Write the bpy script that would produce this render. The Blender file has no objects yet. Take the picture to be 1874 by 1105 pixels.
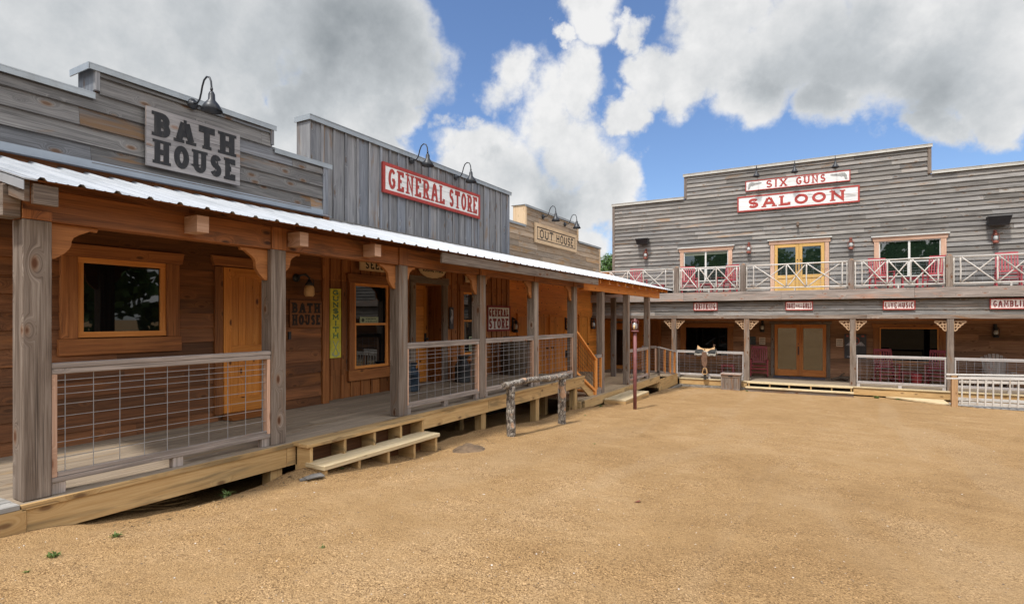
import bpy, math, random
from mathutils import Vector, Matrix, noise
random.seed(7)
R = math.radians
SC = bpy.context.scene
COL = SC.collection

# ------------------------------------------------------------------ camera
cam = bpy.data.cameras.new("camera"); co = bpy.data.objects.new("camera", cam); COL.objects.link(co)
co.location = (0, 0, 0); co.rotation_euler = (R(90), 0, math.atan(587 / 1027))
cam.sensor_width = 36; cam.lens = 1027 / 1874 * 36; cam.shift_y = 30.5 / 1874
cam.clip_start = 0.05; cam.clip_end = 3000
SC.camera = co
SC.render.resolution_x = 1024; SC.render.resolution_y = 603
SC.view_settings.view_transform = 'Standard'; SC.view_settings.look = 'None'
SC.view_settings.exposure = 1.05; SC.view_settings.gamma = 1

# ------------------------------------------------------------------ sun and sky
SUN_DIR = Vector((-0.07, -0.55, 1.0)).normalized()
sl = bpy.data.lights.new("sun", 'SUN'); sl.energy = 2.15; sl.angle = R(5.0); sl.color = (1, .955, .88)
so = bpy.data.objects.new("sun", sl); COL.objects.link(so)
so.rotation_euler = SUN_DIR.to_track_quat('Z', 'Y').to_euler(); so.location = (0, -5, 30)

W = bpy.data.worlds.new("World"); SC.world = W; W.use_nodes = True
wt = W.node_tree; wt.nodes.clear()
def wn(t, **k):
    n = wt.nodes.new(t)
    for a, b in k.items(): setattr(n, a, b)
    return n
def wl(a, b): wt.links.new(a, b)
def wmath(op, a, b=None, c=None, clamp=False):
    n = wn('ShaderNodeMath', operation=op); n.use_clamp = clamp
    for i, v in enumerate((a, b, c)):
        if v is None: continue
        if isinstance(v, (int, float)): n.inputs[i].default_value = v
        else: wl(v, n.inputs[i])
    return n.outputs[0]
sky = wn('ShaderNodeTexSky', sky_type='NISHITA'); sky.sun_disc = False
sky.sun_elevation = math.asin(SUN_DIR.z); sky.sun_rotation = math.atan2(SUN_DIR.x, SUN_DIR.y)
sky.air_density = 1.0; sky.dust_density = 0.6; sky.ozone_density = 1.6
tc = wn('ShaderNodeTexCoord'); DIR = tc.outputs['Generated']
def wnoise(scale, detail, rough, dist=0, off=(0, 0, 0), sc=(1, 1, 1)):
    mp = wn('ShaderNodeMapping'); mp.inputs['Location'].default_value = off; mp.inputs['Scale'].default_value = sc
    wl(DIR, mp.inputs[0]); n = wn('ShaderNodeTexNoise'); wl(mp.outputs[0], n.inputs['Vector'])
    n.inputs['Scale'].default_value = scale; n.inputs['Detail'].default_value = detail
    n.inputs['Roughness'].default_value = rough; n.inputs['Distortion'].default_value = dist
    return n
# direction bent by noise, so that cloud outlines billow
wv = wnoise(4.2, 7, .6)
vs = wn('ShaderNodeVectorMath', operation='SUBTRACT'); wl(wv.outputs['Color'], vs.inputs[0]); vs.inputs[1].default_value = (.5, .5, .5)
vm = wn('ShaderNodeVectorMath', operation='SCALE'); wl(vs.outputs[0], vm.inputs[0]); vm.inputs['Scale'].default_value = 0.22
va = wn('ShaderNodeVectorMath', operation='ADD'); wl(DIR, va.inputs[0]); wl(vm.outputs[0], va.inputs[1])
WD = va.outputs[0]
def blobs(lst, soft=1.0):
    acc = None
    for x, y, z, r in lst:
        v = Vector((x, y, z)).normalized()
        d = wn('ShaderNodeVectorMath', operation='DISTANCE'); wl(WD, d.inputs[0]); d.inputs[1].default_value = v
        m = wn('ShaderNodeMapRange', interpolation_type='SMOOTHSTEP'); wl(d.outputs['Value'], m.inputs[0])
        m.inputs[1].default_value = r * (1 - .75 * soft); m.inputs[2].default_value = r * (1 + .25 * soft)
        m.inputs[3].default_value = 1; m.inputs[4].default_value = 0
        acc = m.outputs[0] if acc is None else wmath('MAXIMUM', acc, m.outputs[0])
    return acc
CLOUD = [(-0.882, 0.284, 0.375, 0.219), (-0.826, 0.378, 0.419, 0.199), (-0.755, 0.484, 0.443, 0.196), (-0.658, 0.594, 0.462, 0.204), (-0.615, 0.665, 0.424, 0.152), (-0.687, 0.632, 0.358, 0.106), (-0.808, 0.46, 0.369, 0.116), (-0.898, 0.323, 0.299, 0.087), (-0.732, 0.335, 0.594, 0.262), (-0.536, 0.529, 0.658, 0.252), (-0.938, 0.184, 0.294, 0.176), (-0.948, 0.254, 0.19, 0.135), (-0.152, 0.879, 0.452, 0.097), (-0.173, 0.91, 0.378, 0.094), (-0.051, 0.912, 0.408, 0.145), (0.05, 0.921, 0.387, 0.15), (0.146, 0.925, 0.351, 0.138), (0.212, 0.912, 0.35, 0.147), (-0.09, 0.94, 0.329, 0.087), (0.011, 0.95, 0.313, 0.081), (0.114, 0.951, 0.287, 0.063), (0.182, 0.941, 0.285, 0.065), (-0.014, 0.798, 0.602, 0.24), (0.339, 0.878, 0.337, 0.163), (-0.722, 0.608, 0.33, 0.093), (-0.774, 0.558, 0.299, 0.068), (-0.386, 0.803, 0.453, 0.035), (-0.78, 0.521, 0.346, 0.07), (-0.742, 0.603, 0.293, 0.094), (-0.617, 0.713, 0.332, 0.082), (-0.686, 0.666, 0.293, 0.104), (-0.654, 0.708, 0.268, 0.089), (-0.782, 0.574, 0.244, 0.07), (-0.474, 0.79, 0.388, 0.096), (-0.37, 0.841, 0.394, 0.08), (-0.535, 0.775, 0.336, 0.051), (-0.429, 0.838, 0.337, 0.121), (-0.504, 0.813, 0.291, 0.097), (-0.381, 0.877, 0.294, 0.122), (-0.325, 0.911, 0.253, 0.08), (-0.479, 0.844, 0.239, 0.126), (-0.541, 0.809, 0.23, 0.08), (-0.41, 0.895, 0.175, 0.114), (-0.355, 0.913, 0.201, 0.082), (-0.491, 0.845, 0.212, 0.094), (-0.29, 0.892, 0.347, 0.061), (-0.439, 0.892, 0.109, 0.109), (-0.387, 0.916, 0.109, 0.081), (-0.318, 0.816, 0.483, 0.081), (-0.236, 0.889, 0.392, 0.065), (-0.254, 0.859, 0.444, 0.046)]
GRAY = [(-0.608, 0.658, 0.444, 0.157), (-0.686, 0.608, 0.4, 0.11), (-0.584, 0.707, 0.399, 0.078), (0.025, 0.943, 0.332, 0.099), (-0.075, 0.937, 0.342, 0.045), (0.113, 0.936, 0.334, 0.068), (-0.416, 0.887, 0.198, 0.049), (-0.507, 0.817, 0.274, 0.026)]
GRAY2 = [(-0.855, 0.359, 0.375, 0.251), (-0.745, 0.519, 0.418, 0.266), (-0.639, 0.631, 0.44, 0.248), (-0.003, 0.934, 0.358, 0.175), (0.112, 0.934, 0.34, 0.158), (-0.579, 0.562, 0.591, 0.245), (0.045, 0.841, 0.539, 0.187), (-0.424, 0.881, 0.212, 0.09)]
CLOUD += [(1, .1, .5, .55), (.8, -.7, .6, .55), (.2, -1, .5, .6), (-.7, -.7, .7, .5), (.9, .0, 1.2, .5), (0, -.3, 1, .45), (-1, .1, .35, .4), (1, .6, .25, .35)]  # clouds mostly out of view, added for neutral fill on the left fronts
dens = blobs(CLOUD); gray = blobs(GRAY, 1.3); gray2 = blobs(GRAY2, 1.3)
n1 = wnoise(5.5, 10, .62); n2 = wnoise(2.2, 6, .5, 0, (3, 1, 5), (1, 1, 1.6))
d1 = wmath('ADD', dens, wmath('MULTIPLY', wmath('SUBTRACT', n1.outputs['Fac'], .5), 1.5))
mr = wn('ShaderNodeMapRange', interpolation_type='SMOOTHSTEP'); wl(d1, mr.inputs[0])
mr.inputs[1].default_value = .38; mr.inputs[2].default_value = .82
alpha = mr.outputs[0]
thick = wn('ShaderNodeMapRange', interpolation_type='SMOOTHSTEP'); wl(d1, thick.inputs[0]); thick.inputs[1].default_value = .5; thick.inputs[2].default_value = 1.15; thick = thick.outputs[0]
n3 = wnoise(11, 8, .62, 0, (0, 0, .35))
n1b = wnoise(5.5, 10, .62, 0, (.02, .03, -.05))           # the same billows sampled a little towards the sun: lit tops, shaded bases
lit = wmath('SUBTRACT', n1b.outputs['Fac'], n1.outputs['Fac'])
tone = wmath('ADD', wmath('MULTIPLY', gray, .42), wmath('MULTIPLY', gray2, .42))
tone = wmath('MULTIPLY', tone, wmath('ADD', .35, wmath('MULTIPLY', thick, .65)))
tone = wmath('ADD', tone, wmath('MULTIPLY', wmath('SUBTRACT', n2.outputs['Fac'], .5), .40))
tone = wmath('ADD', tone, wmath('MULTIPLY', wmath('SUBTRACT', n3.outputs['Fac'], .5), .2))
tone = wmath('ADD', tone, wmath('MULTIPLY', lit, 1.2))
tone = wmath('ADD', tone, .06)
cr = wn('ShaderNodeValToRGB'); wl(tone, cr.inputs[0])
e = cr.color_ramp.elements; e[0].position = .0; e[0].color = (3.55, 3.55, 3.55, 1); e[1].position = 1.0; e[1].color = (1.2, 1.32, 1.42, 1)
q = e.new(.5); q.color = (2.2, 2.32, 2.42, 1)
hs = wn('ShaderNodeMix', data_type='RGBA', blend_type='MULTIPLY'); hs.inputs[0].default_value = 1
wl(sky.outputs[0], hs.inputs[6]); hs.inputs[7].default_value = (.50, .56, .66, 1)
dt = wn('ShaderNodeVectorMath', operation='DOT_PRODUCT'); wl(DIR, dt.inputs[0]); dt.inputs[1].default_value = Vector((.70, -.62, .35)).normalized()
gl_ = wn('ShaderNodeMapRange', interpolation_type='SMOOTHSTEP'); wl(dt.outputs['Value'], gl_.inputs[0]); gl_.inputs[1].default_value = .1; gl_.inputs[2].default_value = .8; gl_.inputs[3].default_value = 1; gl_.inputs[4].default_value = 2.9  # unseen clouds behind the camera brightened to add fill light under the porch
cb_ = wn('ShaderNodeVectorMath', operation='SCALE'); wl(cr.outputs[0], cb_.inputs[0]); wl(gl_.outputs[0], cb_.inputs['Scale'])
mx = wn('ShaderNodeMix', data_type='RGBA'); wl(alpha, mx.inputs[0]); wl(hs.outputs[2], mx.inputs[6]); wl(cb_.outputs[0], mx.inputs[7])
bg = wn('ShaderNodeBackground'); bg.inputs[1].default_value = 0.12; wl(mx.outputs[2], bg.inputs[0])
wo = wn('ShaderNodeOutputWorld'); wl(bg.outputs[0], wo.inputs[0])

# ------------------------------------------------------------------ materials
def mat(name):
    m = bpy.data.materials.new(name); m.use_nodes = True; nt = m.node_tree
    b = nt.nodes['Principled BSDF']
    return m, nt, b
class NT:
    def __init__(s, nt): s.nt = nt
    def n(s, t, **k):
        x = s.nt.nodes.new(t)
        for a, b in k.items(): setattr(x, a, b)
        return x
    def l(s, a, b): s.nt.links.new(a, b)
    def m(s, op, a, b=None, clamp=False):
        x = s.n('ShaderNodeMath', operation=op); x.use_clamp = clamp
        for i, v in enumerate((a, b)):
            if v is None: continue
            if isinstance(v, (int, float)): x.inputs[i].default_value = v
            else: s.l(v, x.inputs[i])
        return x.outputs[0]
    def mp(s, v, sc, loc=(0, 0, 0)):
        x = s.n('ShaderNodeMapping'); x.inputs['Scale'].default_value = sc; x.inputs['Location'].default_value = loc
        s.l(v, x.inputs[0]); return x.outputs[0]
    def noise(s, v, scale, det=4, rough=.55, dist=0):
        x = s.n('ShaderNodeTexNoise'); s.l(v, x.inputs['Vector']); x.inputs['Scale'].default_value = scale
        x.inputs['Detail'].default_value = det; x.inputs['Roughness'].default_value = rough; x.inputs['Distortion'].default_value = dist
        return x.outputs['Fac']
    def ramp(s, v, pts):
        x = s.n('ShaderNodeValToRGB'); s.l(v, x.inputs[0]); e = x.color_ramp.elements
        while len(e) < len(pts): e.new(.5)
        for i, (p, c) in enumerate(pts): e[i].position = p; e[i].color = (*c, 1) if len(c) == 3 else c
        return x.outputs[0]
    def step(s, v, a, b):
        x = s.n('ShaderNodeMapRange', interpolation_type='SMOOTHSTEP'); s.l(v, x.inputs[0])
        x.inputs[1].default_value = a; x.inputs[2].default_value = b; return x.outputs[0]
    def mix(s, f, a, b, bt='MIX'):
        x = s.n('ShaderNodeMix', data_type='RGBA', blend_type=bt)
        for i, v in ((0, f), (6, a), (7, b)):
            if isinstance(v, (int, float)): x.inputs[i].default_value = v
            elif isinstance(v, tuple): x.inputs[i].default_value = (*v, 1)
            else: s.l(v, x.inputs[i])
        return x.outputs[2]

def wood(name, dark, mid, light, patch=None, patch_amt=.5, knots=.8, knot_col=(.05, .02, .008), var=.55,
         rough=.75, bump=.35, gscale=1.0, spec=.3, hue=None, streak=.5):
    m, nt, b = mat(name); N = NT(nt)
    uv = N.n('ShaderNodeUVMap').outputs[0]
    at = N.n('ShaderNodeVertexColor', layer_name='rnd').outputs[0]
    sep = N.n('ShaderNodeSeparateColor'); N.l(at, sep.inputs[0]); r, g, bl = sep.outputs
    cb = N.n('ShaderNodeCombineXYZ'); N.l(N.m('MULTIPLY', r, 53.0), cb.inputs[0]); N.l(N.m('MULTIPLY', g, 31.0), cb.inputs[1]); N.l(N.m('MULTIPLY', bl, 17.0), cb.inputs[2])
    ad = N.n('ShaderNodeVectorMath', operation='ADD'); N.l(uv, ad.inputs[0]); N.l(cb.outputs[0], ad.inputs[1]); P = ad.outputs[0]
    # knots bend the grain round them
    vo = N.n('ShaderNodeTexVoronoi', feature='F1', voronoi_dimensions='2D'); N.l(N.mp(P, (1.9, 4.2, 1)), vo.inputs['Vector']); vo.inputs['Scale'].default_value = 1.0
    vo.inputs['Randomness'].default_value = 1
    vc = N.n('ShaderNodeSeparateColor'); N.l(vo.outputs['Color'], vc.inputs[0])
    kd = N.m('ADD', vo.outputs['Distance'], N.m('MULTIPLY', N.step(vc.outputs[0], .45, .85), .35))
    kn = N.m('SUBTRACT', 1.0, N.step(kd, .04, .11)); halo = N.m('SUBTRACT', 1.0, N.step(kd, .06, .30))
    bend = N.n('ShaderNodeCombineXYZ'); N.l(N.m('MULTIPLY', halo, .10), bend.inputs[1])
    P2 = N.n('ShaderNodeVectorMath', operation='ADD'); N.l(P, P2.inputs[0]); N.l(bend.outputs[0], P2.inputs[1]); P2 = P2.outputs[0]
    fine = N.noise(N.mp(P2, (2.2, 95 * gscale, 1)), 1, 5, .65, .4)
    med = N.noise(N.mp(P2, (.8, 17 * gscale, 1)), 1, 4, .6, 1.2)
    big = N.noise(N.mp(P, (.9, 3.0, 1)), 1, 3, .6, .6)
    f = N.m('ADD', N.m('MULTIPLY', fine, .36 + .2 * streak), N.m('MULTIPLY', med, .42))
    f = N.m('ADD', f, N.m('MULTIPLY', big, .22 - .1 * streak))
    c = N.ramp(f, [(.33, dark), (.49, mid), (.66, light)])
    if patch:
        pm = N.noise(N.mp(P, (.7, 4.2, 1), (5, 2, 9)), 1, 4, .6, .9)
        pf = N.step(N.m('ADD', pm, N.m('MULTIPLY', N.m('SUBTRACT', bl, .5), .10)), .60 - .16 * patch_amt, .74 - .12 * patch_amt)
        c = N.mix(N.m('MULTIPLY', pf, .85), c, N.mix(fine, tuple(x * .6 for x in patch), patch))
        hk = N.m('MULTIPLY', N.m('SUBTRACT', 1.0, N.step(kd, .05, .16)), .5)
        c = N.mix(N.m('MULTIPLY', hk, knots), c, patch)
    if hue: c = N.mix(N.m('MULTIPLY', N.step(g, .45, 1.0), .7), c, N.mix(1.0, c, hue, 'MULTIPLY'))
    c = N.mix(N.m('MULTIPLY', kn, knots), c, knot_col)
    crack = N.noise(N.mp(P2, (.55, 60, 1), (8, 3, 1)), 1, 2, .5, .5)
    ck = N.step(crack, .68, .74)
    c = N.mix(N.m('MULTIPLY', ck, .55), c, tuple(x * .25 for x in dark))
    vv = N.m('ADD', 1 - var / 2, N.m('MULTIPLY', r, var))
    hv = N.n('ShaderNodeHueSaturation'); N.l(c, hv.inputs['Color']); N.l(vv, hv.inputs['Value']); c = hv.outputs[0]
    N.l(c, b.inputs['Base Color'])
    N.l(N.m('ADD', rough - .1, N.m('MULTIPLY', med, .2)), b.inputs['Roughness'])
    b.inputs['Specular IOR Level'].default_value = spec
    bp = N.n('ShaderNodeBump'); bp.inputs['Strength'].default_value = bump; bp.inputs['Distance'].default_value = .004
    N.l(N.m('SUBTRACT', N.m('ADD', fine, N.m('MULTIPLY', med, .8)), N.m('MULTIPLY', ck, .8)), bp.inputs['Height']); N.l(bp.outputs[0], b.inputs['Normal'])
    return m

def plain(name, col, rough=.6, metal=0, var=.12, scale=6, spec=.5, bump=0, dirt=None, emis=None):
    m, nt, b = mat(name); N = NT(nt)
    tcn = N.n('ShaderNodeTexCoord').outputs['Object']
    f = N.noise(tcn, scale, 6, .6)
    c = N.ramp(f, [(.3, tuple(x * (1 - var) for x in col)), (.7, tuple(min(1, x * (1 + var)) for x in col))])
    if dirt:
        d = N.step(N.noise(N.mp(tcn, (1, 1, .35)), scale * 1.7, 6, .7), .50, .72)
        c = N.mix(N.m('MULTIPLY', d, .6), c, dirt)
    N.l(c, b.inputs['Base Color']); b.inputs['Roughness'].default_value = rough; b.inputs['Metallic'].default_value = metal
    N.l(N.m('ADD', rough - .08, N.m('MULTIPLY', f, .16)), b.inputs['Roughness'])
    b.inputs['Specular IOR Level'].default_value = spec
    if bump:
        bp = N.n('ShaderNodeBump'); bp.inputs['Strength'].default_value = bump; bp.inputs['Distance'].default_value = .01
        N.l(N.noise(tcn, scale * 8, 5, .6), bp.inputs['Height']); N.l(bp.outputs[0], b.inputs['Normal'])
    return m

def glass(name, tint, refl=.05, rough=.015):
    m, nt, b = mat(name); N = NT(nt)
    tcn = N.n('ShaderNodeTexCoord').outputs['Object']
    d = N.noise(N.mp(tcn, (1, 1, .5)), 1.3, 4, .6)
    N.l(N.mix(d, tuple(x * .5 for x in tint), tint), b.inputs['Base Color'])
    b.inputs['Roughness'].default_value = rough; b.inputs['Metallic'].default_value = 0
    s = math.sqrt(refl); b.inputs['IOR'].default_value = (1 + s) / (1 - s)
    bp = N.n('ShaderNodeBump'); bp.inputs['Strength'].default_value = .04; bp.inputs['Distance'].default_value = .02
    N.l(N.noise(tcn, 1.1, 2, .4), bp.inputs['Height']); N.l(bp.outputs[0], b.inputs['Normal'])
    return m

M = {}
M['gray'] = wood('weathered_grey_board', (.045, .043, .042), (.128, .122, .118), (.255, .243, .232), patch=(.27, .145, .06), patch_amt=.42, knots=.8, knot_col=(.10, .05, .025), var=.55, hue=(.86, .95, 1.1))
M['gray_gs'] = wood('weathered_grey_batten', (.078, .08, .086), (.168, .17, .18), (.30, .297, .302), patch=(.24, .15, .08), patch_amt=.08, knots=.6, knot_col=(.11, .065, .04), var=.45, hue=(.84, .93, 1.06))
M['gray_sal'] = wood('weathered_saloon_board', (.06, .055, .05), (.165, .152, .138), (.33, .305, .28), patch=(.30, .20, .13), patch_amt=.05, knots=.7, knot_col=(.10, .06, .04), var=.6, hue=(.80, .84, .9), rough=.85)
M['gray_post'] = wood('weathered_post', (.045, .032, .025), (.15, .114, .09), (.30, .25, .21), patch=(.24, .12, .055), patch_amt=.42, knots=1.0, knot_col=(.09, .035, .015), var=.3, hue=(.9, .95, 1.05))
M['rail'] = wood('weathered_rail', (.10, .085, .075), (.225, .19, .168), (.40, .34, .305), patch=(.48, .27, .19), patch_amt=.25, knots=.7, knot_col=(.2, .08, .04), var=.3)
M['rail_pink'] = wood('fresh_rail', (.24, .14, .09), (.46, .28, .19), (.60, .40, .30), knots=.7, knot_col=(.2, .08, .04), var=.3)
M['oh'] = wood('tan_weathered_board', (.15, .10, .06), (.30, .215, .14), (.44, .34, .25), patch=(.42, .23, .09), patch_amt=.4, knots=.5, knot_col=(.2, .09, .03), var=.5, hue=(.8, .9, 1.05))
M['brown'] = wood('dark_stained_board', (.055, .022, .010), (.15, .058, .022), (.27, .105, .04), patch=(.38, .14, .04), patch_amt=.1, knots=.6, knot_col=(.025, .010, .005), var=.7, rough=.6, hue=(.75, .85, .95))
M['trim'] = wood('stained_trim', (.075, .028, .011), (.23, .083, .026), (.38, .15, .048), patch=(.42, .17, .055), patch_amt=.2, knots=.8, knot_col=(.035, .012, .005), var=.5, rough=.55)
M['beam'] = wood('stained_beam', (.055, .021, .009), (.20, .075, .026), (.34, .13, .045), patch=(.09, .045, .025), patch_amt=.2, knots=.8, knot_col=(.03, .01, .005), var=.3, rough=.6)
M['bracket'] = wood('bracket_board', (.11, .04, .013), (.28, .108, .032), (.41, .17, .055), patch=(.2, .09, .04), patch_amt=.2, knots=.9, knot_col=(.06, .02, .008), var=.35, rough=.6)
M['brown_sal'] = wood('sun_faded_brown_board', (.09, .042, .022), (.22, .112, .060), (.36, .20, .115), patch=(.42, .23, .12), patch_amt=.2, knots=.8, knot_col=(.05, .02, .01), var=.6, rough=.7)
M['frame'] = wood('orange_frame', (.46, .16, .03), (.66, .255, .06), (.76, .34, .10), knots=.3, knot_col=(.2, .07, .02), var=.15, rough=.45, gscale=1.4)
M['door'] = wood('orange_door', (.30, .10, .018), (.52, .188, .034), (.66, .275, .06), knots=1, knot_col=(.10, .03, .008), var=.3, rough=.42)
M['orange'] = wood('orange_stained_siding', (.32, .10, .018), (.58, .20, .034), (.72, .28, .055), knots=.8, knot_col=(.10, .03, .01), var=.35, rough=.55)
M['saldoor'] = wood('brown_door_wood', (.26, .08, .02), (.46, .155, .036), (.58, .23, .06), knots=.2, knot_col=(.1, .03, .01), var=.2, rough=.45)
M['yellow'] = wood('yellow_pine_door', (.34, .19, .05), (.52, .31, .095), (.64, .40, .14), knots=.6, knot_col=(.3, .13, .04), var=.2, rough=.5)
M['deck'] = wood('deck_board', (.12, .092, .066), (.235, .185, .135), (.34, .275, .205), patch=(.38, .26, .14), patch_amt=.1, knots=.5, knot_col=(.12, .07, .04), var=.3, rough=.85)
M['deck_tan'] = wood('tan_deck_board', (.24, .17, .10), (.42, .31, .19), (.54, .42, .28), knots=.4, knot_col=(.2, .1, .05), var=.25, rough=.8)
M['deck_gray'] = wood('grey_deck_board', (.14, .13, .12), (.26, .25, .235), (.38, .365, .345), knots=.4, knot_col=(.12, .07, .04), var=.3, rough=.85)
M['new'] = wood('treated_pine', (.25, .14, .055), (.43, .27, .115), (.54, .37, .18), patch=(.24, .17, .085), patch_amt=.38, knots=.8, knot_col=(.14, .07, .03), var=.25, rough=.7, gscale=.6)
M['post_new'] = wood('brown_treated_post', (.17, .09, .04), (.32, .19, .095), (.45, .29, .16), knots=.9, knot_col=(.14, .07, .03), var=.2, rough=.75)
M['tread'] = wood('pale_step_tread', (.30, .22, .12), (.50, .39, .23), (.64, .53, .35), patch=(.30, .27, .15), patch_amt=.1, knots=.6, knot_col=(.2, .12, .06), var=.2, rough=.8)
M['log'] = wood('peeled_pole', (.26, .235, .21), (.47, .44, .405), (.62, .595, .56), patch=(.42, .30, .2), patch_amt=.1, knots=.5, knot_col=(.2, .13, .08), var=.2, rough=.8)
M['white_rail'] = wood('pale_aged_rail', (.22, .20, .19), (.37, .34, .325), (.50, .465, .45), knots=.4, knot_col=(.2, .13, .08), var=.3, rough=.8)
M['scroll'] = wood('scroll_bracket_wood', (.24, .145, .08), (.40, .26, .155), (.54, .38, .26), knots=.2, var=.4, rough=.7)
M['sign_gray'] = wood('grey_sign_board', (.12, .115, .115), (.25, .235, .235), (.39, .37, .36), patch=(.36, .25, .16), patch_amt=.05, knots=.6, knot_col=(.2, .1, .06), var=.2)
M['sign_tan'] = wood('tan_sign_board', (.42, .28, .15), (.58, .41, .25), (.66, .50, .33), knots=.2, var=.1)
M['sign_white'] = wood('whitewashed_sign', (.50, .50, .50), (.68, .68, .67), (.78, .78, .77), patch=(.42, .40, .38), patch_amt=.1, knots=.1, var=.1, bump=.2)
M['red_paint'] = plain('red_sign_paint', (.34, .036, .027), .65, var=.25, scale=14, dirt=(.25, .05, .04))
M['red_dark'] = plain('maroon_sign_paint', (.20, .018, .018), .65, var=.3, scale=14)
M['black_paint'] = plain('black_letter_paint', (.012, .012, .014), .7, var=.4, scale=14, dirt=(.06, .055, .05))
M['brown_paint'] = plain('burnt_letter_paint', (.018, .010, .007), .7, var=.3)
M['gun_gray'] = plain('grey_pistol_paint', (.28, .28, .27), .7, var=.4, scale=20)
M['pink_dirt'] = plain('pinkish_white_paint', (.74, .66, .63), .7, var=.15, scale=20)
M['gun_yellow'] = plain('yellow_green_paint', (.66, .60, .05), .6, var=.25, scale=5, dirt=(.35, .45, .22))
M['gun_green'] = plain('green_letter_paint', (.08, .20, .09), .6, var=.35, scale=9)
M['paper'] = plain('cream_paper', (.66, .52, .40), .7, var=.1, scale=8)
M['paper_green'] = plain('pale_green_card', (.36, .42, .28), .7, var=.2, scale=12)
M['ink'] = plain('card_ink', (.05, .07, .05), .7)
M['poster'] = plain('dark_poster', (.025, .025, .035), .4, var=.6, scale=9)
M['poster_white'] = plain('grey_poster_print', (.32, .32, .36), .5, var=.6, scale=16)
M['poster_red'] = plain('red_poster_print', (.35, .05, .03), .5, var=.3, scale=16)
M['iron'] = plain('black_lamp_iron', (.025, .027, .032), .42, .3, var=.3, scale=10)
M['speaker'] = plain('black_speaker_plastic', (.022, .022, .024), .5, var=.2)
M['rust'] = plain('rusty_red_metal', (.20, .055, .035), .7, .2, var=.4, scale=25, dirt=(.09, .04, .03))
M['maroon'] = plain('maroon_pole_paint', (.17, .055, .055), .55, var=.25, scale=10, dirt=(.22, .12, .10))
M['lamp_glass'] = plain('clear_lantern_glass', (.42, .43, .42), .12, var=.2)
M['candle'] = plain('ivory_candle', (.75, .48, .22), .5)
M['shade'] = plain('amber_glass_shade', (.62, .40, .20), .35, var=.2, scale=8)
M['wire'] = plain('galvanised_wire', (.36, .38, .42), .42, .6, var=.15, scale=30)
M['red_chair'] = plain('red_chair_paint', (.29, .028, .038), .45, var=.2, scale=12)
M['red_chair2'] = plain('faded_maroon_chair_paint', (.22, .02, .03), .5, var=.25, scale=12)
M['blue_can'] = plain('dark_blue_enamel', (.012, .028, .05), .45, var=.4, scale=14, dirt=(.04, .04, .045))
M['dark_can'] = plain('charcoal_enamel', (.025, .027, .03), .5, var=.4, scale=14, dirt=(.08, .06, .05))
M['leather'] = plain('pale_tan_leather', (.44, .27, .13), .55, var=.2, scale=14, bump=.2)
M['leather_dark'] = plain('worn_brown_leather', (.14, .075, .045), .65, var=.35, scale=12, bump=.3)
M['leather_black'] = plain('black_leather', (.02, .02, .02), .5, var=.3)
M['fleece'] = plain('dirty_white_fleece', (.30, .27, .23), .95, var=.25, scale=22, bump=.8, dirt=(.25, .20, .15))
M['blind'] = plain('grey_green_blind', (.16, .18, .13), .8)
M['brass'] = plain('aged_brass', (.42, .26, .09), .35, .8)
M['mat_blue'] = plain('grey_blue_door_mat', (.10, .10, .14), .95, var=.4, scale=22, bump=.6)
M['hoop'] = plain('rusty_barrel_hoop', (.07, .05, .04), .6, .5, var=.4, scale=12)
M['barrel'] = wood('dark_barrel_stave', (.028, .020, .014), (.075, .055, .04), (.15, .11, .08), knots=.1, var=.5, rough=.8)
M['flash'] = plain('grey_flashing', (.30, .34, .39), .5, .25, var=.1, scale=3)
M['cap'] = plain('grey_metal_cap', (.33, .36, .38), .45, .3, var=.12, scale=3, dirt=(.25, .26, .26))
M['cap_sal'] = plain('weathered_coping', (.40, .385, .35), .6, .1, var=.15, scale=3, dirt=(.28, .26, .23))
M['pvc'] = plain('white_window_vinyl', (.62, .61, .57), .5, var=.06)
M['glass'] = glass('dark_window_glass', (.006, .007, .008), .06)
M['glass_low'] = glass('dim_window_glass', (.003, .0035, .004), .012)
M['glass_up'] = glass('tree_reflection_glass', (.010, .020, .012), .09)  # green of the reflected trees is put into the base tint
M['glass_door'] = glass('reflective_door_glass', (.075, .054, .026), .12)  # tan of the reflected sand is mixed into the glass colour
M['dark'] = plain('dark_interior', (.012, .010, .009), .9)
M['sand_dirt'] = plain('damp_dirt', (.13, .085, .05), .95, var=.5, scale=9, bump=.8)
M['stone'] = plain('rough_kerb_timber', (.20, .175, .145), .9, var=.4, scale=9, bump=.6)
M['shingle'] = plain('grey_shingle', (.16, .15, .14), .8, var=.4, scale=14)

def make_roof_mat():
    m, nt, b = mat('white_ribbed_metal'); N = NT(nt)
    t = N.n('ShaderNodeTexCoord').outputs['Object']
    f = N.noise(N.mp(t, (.6, 3, 1)), 2.0, 6, .65); f2 = N.noise(t, 40, 3, .6)
    c = N.ramp(f, [(.3, (.30, .32, .345)), (.6, (.41, .43, .46))])
    c = N.mix(N.m('MULTIPLY', N.step(f2, .68, .75), .5), c, (.35, .33, .31))
    N.l(c, b.inputs['Base Color']); b.inputs['Metallic'].default_value = .15; b.inputs['Roughness'].default_value = .42
    return m
M['roof'] = make_roof_mat()

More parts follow.
